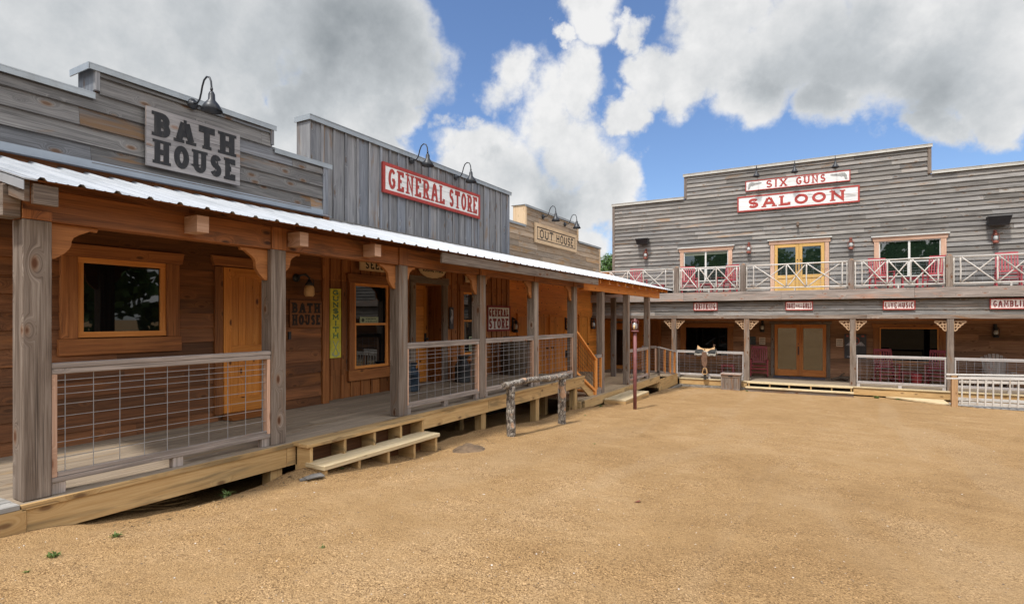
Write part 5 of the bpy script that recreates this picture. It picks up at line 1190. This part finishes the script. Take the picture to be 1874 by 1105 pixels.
def speaker(x0, x1, z0, z1, label, tilt=1):
    t = thing('loudspeaker', ((x0 + x1) / 2, 23.6, z0), label, 'speaker', 'black loudspeakers on the saloon wall')
    G = lambda a, z, n: Vector((a, 23.80 - n, z)); H = z1 - z0
    b = MB(); o = [Vector((x0, 23.80, z1)), Vector((x1, 23.80, z1)), Vector((x1, 23.45, z1 - .01)), Vector((x0, 23.45, z1 - .01))]; m_ = .10 * (x1 - x0)
    u = [Vector((x0 + m_, 23.80, z0 + .02)), Vector((x1 - m_, 23.80, z0 + .02)), Vector((x1 - m_, 23.58, z0)), Vector((x0 + m_, 23.58, z0))]
    b.face(o); b.face(u[::-1]); 
    for i in range(4): j = (i + 1) % 4; b.face([o[j], o[i], u[i], u[j]])
    b.build('cabinet', M['speaker'], t, bevel=.012)
    b = MB(); b.face([o[3] + Vector((.03, -.012, -.03)), u[3] + Vector((.02, -.012, .03)), u[2] + Vector((-.02, -.012, .03)), o[2] + Vector((-.03, -.012, -.03))]); b.build('grille', M['iron'], t)
    b = MB(); b.box((x0 + x1) / 2 - .04, (x0 + x1) / 2 + .04, 23.80, 23.86, z0 + .05, z1 - .05); b.build('wall_bracket', M['iron'], t)
speaker(-7.36, -6.80, 3.17, 3.43, 'smaller looking black loudspeaker on the left of the saloon wall'); speaker(4.37, 4.99, 3.02, 3.33, 'black loudspeaker high on the saloon wall near the right edge')
t = thing('security_light', (-1.1, 23.8, 3.35), 'small grey security light above the yellow doors', 'light'); b = MB(); b.lathe([(.05, 0), (.05, .03)], (-1.15, 23.86, 3.62), 10, axis=(0, -1, 0)); b.box(-1.18, -1.12, 23.72, 23.83, 3.50, 3.58); b.lathe([(.035, 0), (.05, .07)], (-1.15, 23.76, 3.54), 10, axis=(0, -.7, -.7)); b.build('housing', M['gray_post'], t)

# lantern on the maroon pole
lz = gz(-3.9, 12.45)
t = thing('lantern_pole', (-3.9, 12.45, lz), 'thin maroon pole with a small glass lantern on top, standing in the sand', 'lamp post')
b = MB(); b.tube([(-3.9, 12.45, lz - .1), (-3.9, 12.45, lz + .8), (-3.9, 12.45, -.30)], .040, 14); b.build('pole', M['maroon'], t)
b = MB(); b.lathe([(.0, 0), (.085, 0), (.085, .03), (.05, .035)], (-3.9, 12.45, -.30), 14); b.build('base_plate', M['maroon'], t)
b = MB(); b.lathe([(.035, 0), (.055, .05), (.052, .12), (.03, .17)], (-3.9, 12.45, -.25), 14); b.build('globe', M['lamp_glass'], t)
b = MB(); b.lathe([(.018, 0), (.018, .09)], (-3.9, 12.39, -.24), 8); b.build('candle', M['candle'], t)
b = MB(); b.lathe([(.05, 0), (.052, .012), (.028, .035), (.028, .07), (.0, .08)], (-3.9, 12.45, -.08), 14)
for an in range(4):
    cx, cy = math.cos(an * math.pi / 2 + .6) * .078, math.sin(an * math.pi / 2 + .6) * .078
    b.tube([(-3.9 + cx, 12.45 + cy, -.265), (-3.9 + cx, 12.45 + cy, -.05), (-3.9 + cx * .3, 12.45 + cy * .3, -.02)], .007, 6)
b.build('cage', M['maroon'], t)
b = MB(); b.tube([(-3.9 + .05 * math.cos(a_), 12.45, -.0 + .05 * math.sin(a_)) for a_ in [math.pi * i / 8 for i in range(9)]], .004, 6); b.build('hanger', M['iron'], t)

# ================================================================== CHAIRS AND TABLES
def rocking_chair(name, m, label, group):
    t = thing(name, (0, 0, 0), label, 'chair', group)      # local: faces -Y
    b = MB()
    for i in range(6): b.box(-.25, .25, -.25 + i * .08, -.25 + i * .08 + .072, .415, .435, 0)
    b.build('seat', M[m], t, bevel=.003)
    b = MB(); tilt = .22
    def bk(x, h): return Vector((x, .20 + tilt * h, .42 + h))
    for x in (-.26, .26): b.bar(bk(x, -.1), bk(x, .70), .045, .03, up=(0, -1, .2))
    b.bar(bk(-.28, .68), bk(.28, .68), .03, .10, up=(0, .2, 1)); b.bar(bk(-.24, .12), bk(.24, .12), .025, .06, up=(0, .2, 1))
    for i in range(6): x = -.19 + i * .076; b.bar(bk(x, .12), bk(x, .66), .042, .014, up=(0, -1, .2))
    b.build('backrest', M[m], t, bevel=.003)
    for s in (-1, 1):
        b = MB(); b.box(s * .25, s * .33, -.27, .28, .63, .655, 1); b.build('armrest', M[m], t, bevel=.004)
        b = MB(); b.box(s * .27, s * .31, -.25, -.21, .05, .63, 2); b.build('leg', M[m], t, bevel=.003)
        b = MB(); b.box(s * .27, s * .31, .18, .22, .05, .52, 2); b.build('leg', M[m], t, bevel=.003)
        b = MB(); P = [(s * .29, -.36 + i * .09, .03 + .00075 * (abs(i - 4.4) ** 2.3) * 1.6) for i in range(11)]
        for p, q in zip(P, P[1:]): b.bar(p, (q[0], q[1] + .002, q[2]), .03, .045)
        b.build('rocker', M[m], t)
    b = MB(); b.box(-.27, .27, -.24, -.22, .30, .34, 0); b.box(-.27, .27, -.24, -.22, .17, .20, 0); b.box(-.27, .27, .19, .21, .24, .28, 0); b.build('stretcher', M[m], t)
    return t
c0 = rocking_chair('rocking_chair', 'red_chair', '', 'red rocking chairs on the balcony')
CH = [(-7.05, 23.0, .5, 'leftmost red rocking chair on the balcony, half hidden by the white porch roof'), (-5.0, 23.0, .35, 'red rocking chair on the balcony left of the left window table'), (-3.55, 23.0, -.45, 'red rocking chair on the balcony right of the left window table'),
      (1.45, 23.0, .35, 'red rocking chair on the balcony left of the table under the right windows'), (2.95, 23.0, -.4, 'red rocking chair on the balcony right of the table under the right windows'), (4.75, 22.9, -.1, 'rightmost red rocking chair on the balcony near the right edge')]
for i, (x, y, rz, lb) in enumerate(CH): place(c0 if i == 0 else copy_tree(c0), (x, y, .958), rz, lb)
c1 = rocking_chair('rocking_chair', 'red_chair2', '', 'maroon rocking chairs on the saloon porch floor')
CL = [(-2.42, 23.1, .1, 'dark maroon rocking chair on the saloon porch left of the double doors'), (1.60, 23.0, .3, 'dark maroon rocking chair behind the wire railing, left below the right lower window'), (3.0, 23.0, -.3, 'dark maroon rocking chair behind the wire railing, right below the right lower window')]
for i, (x, y, rz, lb) in enumerate(CL): place(c1 if i == 0 else copy_tree(c1), (x, y, -2.198), rz, lb)
def small_table(m, group):
    t = thing('side_table', (0, 0, 0), '', 'table', group)
    b = MB()
    for i in range(4): b.box(-.24, .24, -.22 + i * .112, -.22 + i * .112 + .106, .40, .42, 0)
    b.build('table_top', M[m], t, bevel=.003)
    for sx in (-1, 1):
        for sy in (-1, 1): b = MB(); b.box(sx * .18, sx * .22, sy * .16, sy * .20, 0, .40, 2); b.build('leg', M[m], t)
    b = MB(); b.box(-.2, .2, -.18, -.16, .34, .40, 0); b.box(-.2, .2, .16, .18, .34, .40, 0); b.build('apron', M[m], t)
    return t
t0 = small_table('red_chair', 'red side tables')
TB = [(-6.15, 22.9, .958, 'low red side table on the balcony just left of the first tall balcony post'), (-4.35, 23.2, .958, 'red side table on the balcony below the left windows'), (2.25, 23.1, .958, 'red side table on the balcony below the right windows'), (5.6, 23.0, .958, 'red side table on the balcony cut by the right edge'),
      (-3.55, 23.2, -2.198, 'red side table behind the saddle railing and the grey bin')]
for i, (x, y, z, lb) in enumerate(TB): place(t0 if i == 0 else copy_tree(t0), (x, y, z), 0, lb)
t1 = small_table('red_chair2', 'red side tables'); place(t1, (2.25, 23.1, -2.198), 0, 'maroon side table between the two chairs behind the wire railing')
t = thing('bucket', (2.40, 22.7, -2.198), 'bright red bucket on the saloon porch in front of the maroon side table', 'bucket'); b = MB(); b.lathe([(.0, 0), (.13, 0), (.16, .36), (.165, .37), (.155, .36), (.12, .02), (0, .02)], (2.40, 22.7, -2.198), 16, cap=False); b.build('body', M['red_chair'], t)
b = MB(); b.tube([(2.40 + .16 * math.cos(a_), 22.7, -1.84 - .05 * math.sin(a_)) for a_ in [math.pi * i / 10 for i in range(11)]], .006, 6); b.build('handle', M['iron'], t)
# slatted grey lawn chair
t = thing('lawn_chair', (4.45, 22.7, -2.198), 'grey slatted wooden lawn chair with rounded fan back behind the ramp fence', 'chair')
cx, cy, z0 = 4.45, 22.75, -2.198
b = MB()
for i in range(7):
    x = (i - 3) * .085; h = .98 - .11 * (abs(i - 3) / 3) ** 2; b.bar((cx + x * .72, cy + .12, z0 + .30), (cx + x * 1.15, cy + .42, z0 + h + .1), .076, .018, up=(0, -1, .3))
b.build('backrest', M['rail'], t)
b = MB()
for i in range(6): b.bar((cx - .27, cy - .38 + i * .09, z0 + .36 - i * .018), (cx + .27, cy - .38 + i * .09, z0 + .36 - i * .018), .08, .018)
b.build('seat', M['rail'], t)
for s in (-1, 1):
    b = MB(); b.bar((cx + s * .33, cy - .42, z0 + .56), (cx + s * .33, cy + .32, z0 + .54), .12, .022); b.build('armrest', M['rail'], t)
    b = MB(); b.box(cx + s * .28, cx + s * .32, cy - .38, cy - .28, z0, z0 + .55, 2); b.build('leg', M['rail'], t)
    b = MB(); b.bar((cx + s * .26, cy - .3, z0 + .33), (cx + s * .26, cy + .5, z0 + .03), .03, .10); b.build('leg', M['rail'], t)

# ================================================================== THINGS ON THE PORCHES
t = thing('barrel', (-6.55, 11.62, -1.32), 'large dark wooden barrel standing at the far end of the general store porch', 'barrel')
b = MB(); rr = random.Random(3); c = Vector((-6.58, 11.62, -1.319)); n = 20
for k in range(n):
    a0, a1 = 2 * math.pi * k / n + .01, 2 * math.pi * (k + 1) / n - .01; col = (rr.random(), rr.random(), rr.random()); pr_ = [(.27 + .07 * math.sin(math.pi * i / 8), .90 * i / 8) for i in range(9)]
    for (r0, h0), (r1, h1) in zip(pr_, pr_[1:]):
        b.face([c + Vector((r0 * math.cos(a0), r0 * math.sin(a0), h0)), c + Vector((r0 * math.cos(a1), r0 * math.sin(a1), h0)), c + Vector((r1 * math.cos(a1), r1 * math.sin(a1), h1)), c + Vector((r1 * math.cos(a0), r1 * math.sin(a0), h1))], [(h0, k * .1), (h0, k * .1 + .09), (h1, k * .1 + .09), (h1, k * .1)], col)
b.lathe([(0, .86), (.27, .86)], c, 20, cap=False); b.lathe([(.262, 0), (.325, .42), (.262, .88)], c, 20, cap=False); b.build('staves', M['barrel'], t)
for h in (.06, .24, .62, .82):
    r = .27 + .07 * math.sin(math.pi * h / .9) + .004; b = MB(); b.lathe([(r, 0), (r + .004, .002), (r + .004, .038), (r, .04)], c + Vector((0, 0, h)), 24, cap=False); b.build('hoop', M['hoop'], t)
def milk_can(x, y, s, m, label):
    t = thing('milk_can', (x, y, -1.319), label, 'milk can', 'old milk cans by the store door')
    b = MB(); b.lathe([(.0, 0), (.155 * s, 0), (.16 * s, .015 * s), (.155 * s, .03 * s), (.155 * s, .30 * s), (.16 * s, .31 * s), (.15 * s, .33 * s), (.10 * s, .40 * s), (.085 * s, .42 * s), (.085 * s, .47 * s)], (x, y, -1.319), 22); b.build('body', M[m], t)
    b = MB(); b.lathe([(.088 * s, .0), (.11 * s, .03 * s), (.125 * s, .05 * s), (.12 * s, .055 * s), (.07 * s, .05 * s), (0, .055 * s)], (x, y, -1.319 + .455 * s), 22); b.build('lid', M[m], t)
    for sg in (-1, 1): b = MB(); b.tube([(x, y + sg * .12 * s, -1.319 + .37 * s), (x, y + sg * .19 * s, -1.319 + .40 * s), (x, y + sg * .19 * s, -1.319 + .33 * s), (x, y + sg * .155 * s, -1.319 + .28 * s)], .008, 6); b.build('handle', M[m], t)
milk_can(-6.72, 8.02, 1.0, 'blue_can', 'dark blue milk can just right of the second square porch post'); milk_can(-6.72, 9.68, 1.06, 'dark_can', 'wider charcoal milk can between the store door and the right store window')
t = thing('stool', (-6.95, 10.5, -1.32), 'small orange wooden stool behind the charcoal milk can, under the right store window', 'stool')
b = MB(); b.box(-7.05, -6.78, 10.25, 10.75, -.93, -.90, 1); b.build('seat', M['frame'], t)
for x, y in ((-7.02, 10.28), (-6.82, 10.28), (-7.02, 10.70), (-6.82, 10.70)): b = MB(); b.box(x, x + .035, y, y + .035, -1.319, -.931, 2); b.build('leg', M['frame'], t)
t = thing('door_mat', (-1.1, 23.3, -2.196), 'grey blue door mat in front of the saloon double doors', 'mat'); b = MB(); b.box(-1.95, -.25, 23.05, 23.62, -2.197, -2.182, 0); b.build('pile', M['mat_blue'], t)
t = thing('driftwood', (.2, 23.1, -2.198), 'dark twisted piece of driftwood on the saloon porch right of the doors', 'driftwood'); b = MB(); b.tube([(-.05, 23.0, -2.15), (.12, 23.05, -2.13), (.28, 23.1, -2.10), (.42, 23.0, -2.12), (.52, 23.05, -2.06)], [.03, .05, .07, .085, .03], 10, jit=.2); b.tube([(.2, 23.08, -2.10), (.28, 23.2, -1.99), (.36, 23.1, -1.96)], [.04, .03, .015], 8, jit=.2); b.build('wood', M['barrel'], t)
t = thing('wall_phone', (-8.46, 18.9, -1.6), 'dark metal box with rod on the orange wall right of the wide plank doors', 'box'); FQ = FX(-8.488)
b = MB(); b.fbox(FQ, 18.78, 19.28, -1.42, -1.16, .0, .12); b.build('box', M['iron'], t); b = MB(); b.tube([FQ(18.95, -1.42, .08), FQ(19.2, -1.75, .10), FQ(19.1, -1.86, .06)], .018, 6); b.build('rod', M['iron'], t)

# bin in front of the saloon railing
bz = gz(-3.05, 21.0); t = thing('waste_bin', (-3.08, 21.0, bz), 'grey weathered wooden box bin with lid standing in front of the saddle railing', 'bin')
X0, X1, Y0, Y1 = -3.40, -2.80, 20.78, 21.22; zt = -1.93
b = MB(); k = 6
for i in range(k):
    w = (X1 - X0) / k; b.box(X0 + i * w + .002, X0 + (i + 1) * w - .002, Y0, Y0 + .02, bz + .04, zt - .12, 2); b.box(X0 + i * w + .002, X0 + (i + 1) * w - .002, Y1 - .02, Y1, bz + .04, zt - .12, 2)
for i in range(4):
    w = (Y1 - Y0 - .044) / 4; b.box(X0 + .001, X0 + .02, Y0 + .022 + i * w, Y0 + .022 + (i + 1) * w - .003, bz + .04, zt - .12, 2); b.box(X1 - .02, X1 - .001, Y0 + .022 + i * w, Y0 + .022 + (i + 1) * w - .003, bz + .04, zt - .12, 2)
b.build('side_boards', M['gray_post'], t, bevel=.003)
b = MB(); b.box(X0 - .01, X1 + .01, Y0 - .015, Y0 - .0005, bz - .03, bz + .06, 0); b.box(X0 - .01, X1 + .01, Y0 - .016, Y0 + .02, zt - .12, zt - .032, 0); b.box(X1 + .001, X1 + .015, Y0, Y1, zt - .12, zt - .032, 1); b.box(X0 - .012, X0 + .03, Y0 - .014, Y0 - .001, bz + .061, zt - .121, 2); b.box(X1 - .03, X1 + .012, Y0 - .014, Y0 - .001, bz + .061, zt - .121, 2); b.build('frame', M['gray_post'], t, bevel=.004)
b = MB(); b.box(X0 - .04, X1 + .04, Y0 - .05, Y1 + .03, zt - .03, zt + .01, 0); b.build('lid', M['rail'], t, bevel=.006)
b = MB(); b.box((X0 + X1) / 2 - .07, (X0 + X1) / 2 + .07, Y0 - .03, Y0 - .017, zt - .085, zt - .05, 0); b.build('handle', M['iron'], t)

# saddle thrown over the railing
t = thing('saddle', (-4.02, 21.42, -1.2), 'pale tan western saddle with fleece and hanging stirrup, sitting on a pale railing', 'saddle')
cx, cy, zr = -4.03, 21.42, -1.18
def surf(b, fn, nu, nv, col=None, thick=None):
    P = [[Vector(fn(i / nu, j / nv)) for j in range(nv + 1)] for i in range(nu + 1)]
    for i in range(nu):
        for j in range(nv):
            q = [P[i][j], P[i + 1][j], P[i + 1][j + 1], P[i][j + 1]]; b.face(q, None, None, True)
            if thick: b.face([p + Vector((0, 0, -thick)) for p in q[::-1]], None, None, True)
def seat(u, v):        # u along X, v across the rail
    x = cx - .30 + .60 * u; a = (v - .5) * 2; top = .085 + .12 * max(0, 1 - u * 3.2) ** 1.5 + .09 * max(0, (u - .72) / .28) ** 1.3; w = .115 * (1 - .25 * abs(2 * u - 1))
    return (x - .05 * max(0, .2 - u) * (1 - abs(a)), cy + a * w, zr + top * (1 - .55 * a * a) - .05 * abs(a))
b = MB(); surf(b, seat, 14, 10, thick=.035); b.build('seat', M['leather'], t)
def skirt(u, v): x = cx - .36 + .72 * u; a = (v - .5) * 2; return (x, cy + a * .24, zr + .075 - .20 * abs(a) ** 1.2 * (1 - .35 * abs(2 * u - 1)) + .02 * math.sin(u * 9))
b = MB(); surf(b, skirt, 14, 12, thick=.02); b.build('skirt', M['leather_black'], t)
def pad(u, v): x = cx - .37 + .74 * u; a = (v - .5) * 2; return (x, cy + a * .27, zr + .045 - .17 * abs(a) ** 1.3 + .012 * math.sin(u * 25 + v * 9))
b = MB(); surf(b, pad, 20, 14, thick=.03); b.build('fleece_pad', M['fleece'], t)
b = MB(); b.lathe([(.03, 0), (.022, .05), (.02, .08), (.04, .10), (.042, .115), (.0, .12)], (cx + .245, cy, zr + .12), 12, axis=(.35, 0, 1)); b.build('horn', M['leather_dark'], t)
b = MB(); G = lambda a, z, n: Vector((cx + a, cy - .29 - n, zr + z)); b.prism(G, [(-.09, -.02), (.06, -.02), (.09, -.25), (.08, -.45), (.03, -.60), (-.02, -.60), (-.10, -.48), (-.12, -.28)], 0, .018); b.build('fender', M['leather_dark'], t, bevel=.004)
b = MB(); strip(b, G, [(-.04, -.62), (.05, -.62), (.09, -.78), (.05, -.83), (-.05, -.83), (-.08, -.78), (-.04, -.62)], .028, -.04, .04); b.build('stirrup', M['leather'], t, bevel=.004)
b = MB(); b.prism(G, [(-.03, -.84), (.05, -.84), (.06, -1.02), (-.04, -1.02)], -.0, .012); b.build('strap', M['leather_black'], t)
b = MB(); b.lathe([(.0, 0), (.03, 0), (.03, .006)], G(.0, .06, .01), 10, axis=(0, -1, 0)); b.build('concho', M['brass'], t)

# ================================================================== HITCHING RAIL
def bark_log(t, name, P, r, seed, m='bark', n=14):
    rr = random.Random(seed); b = MB(); Q = []; k = 18; P = [Vector(p) for p in P]
    for i in range(k + 1):
        f = i / k * (len(P) - 1); j = min(int(f), len(P) - 2); Q.append(P[j].lerp(P[j + 1], f - j) + Vector((rr.uniform(-1, 1), rr.uniform(-1, 1), rr.uniform(-1, 1))) * .004)
    b.tube(Q, [r * rr.uniform(.93, 1.08) for _ in Q], n, jit=.035); return b.build(name, M[m], t)
h0, h1 = gz(-4.25, 7.42), gz(-4.25, 9.25)
t = thing('hitching_rail', (-4.25, 8.3, h0), 'rustic hitching rail of lichen covered bark logs in front of the boardwalk', 'hitching rail')
bark_log(t, 'log_post', [(-4.25, 7.42, h0 - .15), (-4.265, 7.41, -1.03)], .068, 1); bark_log(t, 'log_post', [(-4.25, 9.25, h1 - .15), (-4.245, 9.24, -1.10)], .071, 2)
bark_log(t, 'cross_log', [(-4.27, 7.22, -1.0), (-4.25, 7.9, -.985), (-4.24, 8.5, -1.01), (-4.235, 8.75, -1.045)], .045, 3); bark_log(t, 'cross_log', [(-4.25, 8.6, -1.02), (-4.24, 9.0, -1.035), (-4.235, 9.42, -1.04)], .052, 4)

# ================================================================== SMALL THINGS ON THE GROUND
def weed(x, y, s, n, label, seed):
    rr = random.Random(seed); z = gz(x, y); b = MB()
    for i in range(n):
        a = rr.uniform(0, 6.28); L = s * rr.uniform(.5, 1); w = s * rr.uniform(.05, .09); bend = rr.uniform(.3, 1.0); d = Vector((math.cos(a), math.sin(a), 0)); sd = Vector((-d.y, d.x, 0)) * w
        o = Vector((x + rr.uniform(-1, 1) * s * .3, y + rr.uniform(-1, 1) * s * .3, z - .004)); m_ = o + d * L * .4 * bend + Vector((0, 0, L * .42)); e_ = o + d * L * bend + Vector((0, 0, L * rr.uniform(.2, .5)))
        col = (rr.random(), 0, 0); b.face([o - sd * .5, o + sd * .5, m_ + sd, m_ - sd], None, col); b.face([m_ - sd, m_ + sd, e_], None, col)
    tag(b.build('weed', M['grass'], base=(x, y, z)), label, 'weed', 'green weeds growing in the sand')
WD_ = [(-4.28, 1.64, .10, 26, 'small green weed in the sand nearest the lower left corner'), (-4.36, 2.04, .09, 26, 'spreading green weed near the fascia corner below the first post'), (-2.95, 2.62, .05, 12, 'lone tiny weed in the open sand below the entry steps'), (-4.10, 1.44, .06, 10, 'thin green blade cluster at the far lower left'),
      (-4.9, 3.2, .14, 24, 'green weed in the dark gap under the near boardwalk'), (-4.60, 4.35, .07, 14, 'tiny weed at the foot of the entry steps'), (-4.35, 10.6, .07, 12, 'small weed in the sand between hitching rail and inner stairs'), (-4.7, 12.4, .12, 20, 'weed at the corner of the lower boardwalk'), (-4.62, 14.0, .16, 28, 'leafy weed beside the low boxed step'),
      (-2.55, 20.7, .12, 22, 'pale weed by the left end of the saloon steps'), (1.2, 20.95, .22, 40, 'green clump of weeds at the right end of the saloon steps'), (1.75, 20.9, .16, 26, 'weed tuft along the saloon kerb, left of the plywood landing'), (-2.97, 7.6, .06, 10, 'tiny weed in open sand right of the hitching rail'), (-5.05, 8.5, .12, 20, 'weed in shade under the boardwalk behind the hitching rail')]
for i, (x, y, s, n, lb) in enumerate(WD_): weed(x, y, s * .8, n, lb, 200 + i)
z = gz(-4.45, 3.85); t = thing('shingle_scrap', (-4.45, 3.85, z), 'flat grey scrap of shingle lying in the sand below the entry steps', 'scrap'); b = MB()
b.obox((-4.55, 3.76, z + .012), (.10, .22, .01), (-.13, .06, 0), (0, 0, .012), 0); b.obox((-4.50, 3.80, z + .026), (.06, .13, .012), (-.08, .03, 0), (0, 0, .010), 0); b.build('slab', M['shingle'], t)
z = gz(-1.52, 4.92); b = MB(); b.face([(-1.54, 4.90, z + .004), (-1.50, 4.91, z + .012), (-1.495, 4.945, z + .02), (-1.53, 4.95, z + .005)]); b.face([(-1.53, 4.95, z + .005), (-1.495, 4.945, z + .02), (-1.50, 4.975, z + .012)]); tag(b.build('fallen_leaf', M['rust']), 'dark red fallen leaf alone in the middle of the sand', 'leaf')
b = MB(); surf(b, lambda u, v: (-4.15 + (u - .5) * .42, 6.12 + (v - .5) * .55, gz(-4.15 + (u - .5) * .42, 6.12 + (v - .5) * .55) - .01 + .07 * max(0, 1 - (2 * u - 1) ** 2 - (2 * v - 1) ** 2) * (1 + .5 * noise.noise((u * 6, v * 6, 2)))), 18, 18)
tag(b.build('dirt_mound', M['sand_dirt']), 'dark damp mound of dirt at the right foot of the entry steps', 'dirt')
b = MB(); rr = random.Random(12)
for i in range(2600):
    d = rr.random() ** 1.7 * 14 + 2.2; an = R(29.75) + rr.uniform(-.75, .75); x, y = -math.sin(an) * d, math.cos(an) * d
    if x < -4.7: continue
    r = rr.uniform(.0025, .0075) * (1 + d * .03); z = gz(x, y) + r * .2; v = [Vector((x + r * rr.uniform(.6, 1.2) * c_, y + r * rr.uniform(.6, 1.2) * s_, z)) for c_, s_ in ((1, 0), (.3, .95), (-.8, .6), (-.8, -.6), (.3, -.95))]; tp = Vector((x, y, z + r * .7)); col = (rr.random(), 0, 0)
    for k in range(5): b.face([v[k], v[(k + 1) % 5], tp], None, col)
def peb():
    m, nt, bs = mat('pebble_stone'); N = NT(nt); at = N.n('ShaderNodeVertexColor', layer_name='rnd').outputs[0]; sp = N.n('ShaderNodeSeparateColor'); N.l(at, sp.inputs[0])
    N.l(N.ramp(sp.outputs[0], [(0, (.07, .05, .04)), (.4, (.26, .18, .11)), (.8, (.42, .32, .22)), (1, (.62, .58, .54))]), bs.inputs['Base Color']); bs.inputs['Roughness'].default_value = .9; return m
tag(b.build('gravel', peb(), base=(0, 0, -1.5)), 'coarse loose gravel grains scattered over the sand', 'gravel', kind='stuff')

b = MB(); rr = random.Random(31)
spots_ = [(-4.86, -4.55, 2.2, 4.0), (-4.6, -4.15, 5.9, 7.0), (-4.95, -4.4, 7.0, 12.0), (-4.95, -4.35, 12.2, 16.5), (-4.7, -4.2, 3.9, 6.2), (-4.5, -2.7, 20.7, 21.2), (.6, 2.9, 20.6, 21.2)]
for i in range(1500):
    x0, x1, y0, y1 = spots_[rr.randrange(len(spots_))]; x, y = rr.uniform(x0, x1), rr.uniform(y0, y1); z = gz(x, y) + .003; s = rr.uniform(.006, .022); a_ = rr.uniform(0, 6.28)
    d_ = Vector((math.cos(a_), math.sin(a_), rr.uniform(-.1, .3))) * s; e_ = Vector((-math.sin(a_), math.cos(a_), rr.uniform(-.2, .3))) * s * rr.uniform(.15, .6); o_ = Vector((x, y, z)); b.face([o_ - d_, o_ + e_, o_ + d_, o_ - e_], None, (rr.random(), 0, 0))
tag(b.build('leaf_litter', M['litter'], base=(-4.5, 8, -2)), 'dry brown leaf bits and grass along the foot of the boardwalks', 'litter', kind='stuff')

# ================================================================== TREES
def tree(x, y, zb, H, Rc, label, seed, name='tree'):
    rr = random.Random(seed); t = thing(name, (x, y, zb), label, 'tree', 'trees behind the saloon')
    b = MB(); tops = []
    b.tube([(x, y, zb - .3), (x + .1, y, zb + H * .3), (x, y + .1, zb + H * .6), (x + .1, y, zb + H * .92)], [H * .028, H * .022, H * .014, .03], 9, jit=.06)
    for i in range(16):
        h = H * rr.uniform(.28, .85); a = rr.uniform(0, 6.28); L = Rc * rr.uniform(.5, .95) * (1.1 - abs(h / H - .5)); e_ = Vector((x + math.cos(a) * L, y + math.sin(a) * L, zb + h + L * rr.uniform(.2, .6))); b.tube([(x, y, zb + h), Vector((x, y, zb + h)).lerp(e_, .5) + Vector((0, 0, .1)), e_], [.07, .045, .02], 6); tops.append(e_)
    b.build('trunk', M['bark'], t)
    b = MB(); tops += [Vector((x + rr.uniform(-.3, .3) * Rc, y + rr.uniform(-.3, .3) * Rc, zb + H * rr.uniform(.75, .97))) for _ in range(5)]
    for c in tops:
        cr_ = Rc * rr.uniform(.28, .45)
        for k in range(330):
            d = Vector((rr.gauss(0, 1), rr.gauss(0, 1), rr.gauss(0, .8))).normalized() * cr_ * rr.uniform(.5, 1.08); p = c + d; s = rr.uniform(.05, .11); nn = (d.normalized() + Vector((rr.uniform(-.7, .7), rr.uniform(-.7, .7), rr.uniform(-.2, .9)))).normalized(); a_ = nn.orthogonal().normalized(); q = nn.cross(a_); a_ = a_ * math.cos(k) + q * math.sin(k); q = nn.cross(a_)
            b.face([p - a_ * s, p + q * s * .6, p + a_ * s, p - q * s * .6], None, (rr.random(), 0, 0))
    b.build('crown', M['leaf'], t); return t
tree(-16.4, 45.5, -2.6, 8.7, 1.5, 'dark green tree peeking between the tan building and the saloon, the taller one', 1)
tree(-18.6, 44.5, -2.6, 6.9, 1.7, 'lower green tree left of the taller one, between tan building and saloon', 2)
# woods around the yard behind the viewer (they show in the window glass)
b = MB(); rr = random.Random(77)
for (x0, y0, x1, y1, n) in ((-28, -30, 34, -30, 26), (34, -30, 34, 30, 22)):
    for i in range(n):
        f = (i + rr.random()) / n; cx_, cy_ = x0 + (x1 - x0) * f, y0 + (y1 - y0) * f; H = rr.uniform(9, 15)
        for c in range(10):
            px_, py_, pz_ = cx_ + rr.uniform(-2, 2), cy_ + rr.uniform(-2, 2), -2 + H * rr.uniform(.1, .95); r_ = rr.uniform(1.2, 2.4)
            for k in range(60):
                d = Vector((rr.gauss(0, 1), rr.gauss(0, 1), rr.gauss(0, 1))).normalized() * r_; p = Vector((px_, py_, pz_)) + d; s = rr.uniform(.35, .7); nn = (d.normalized() + Vector((rr.uniform(-.6, .6), rr.uniform(-.6, .6), rr.uniform(-.3, .6)))).normalized(); a_ = nn.orthogonal().normalized(); q = nn.cross(a_)
                b.face([p - a_ * s, p + q * s * .7, p + a_ * s, p - q * s * .7], None, (rr.random(), 0, 0))
tag(b.build('woodland', M['leaf'], base=(30, -28, -3)), 'far off dark green woodland around the yard', 'woods', kind='stuff')
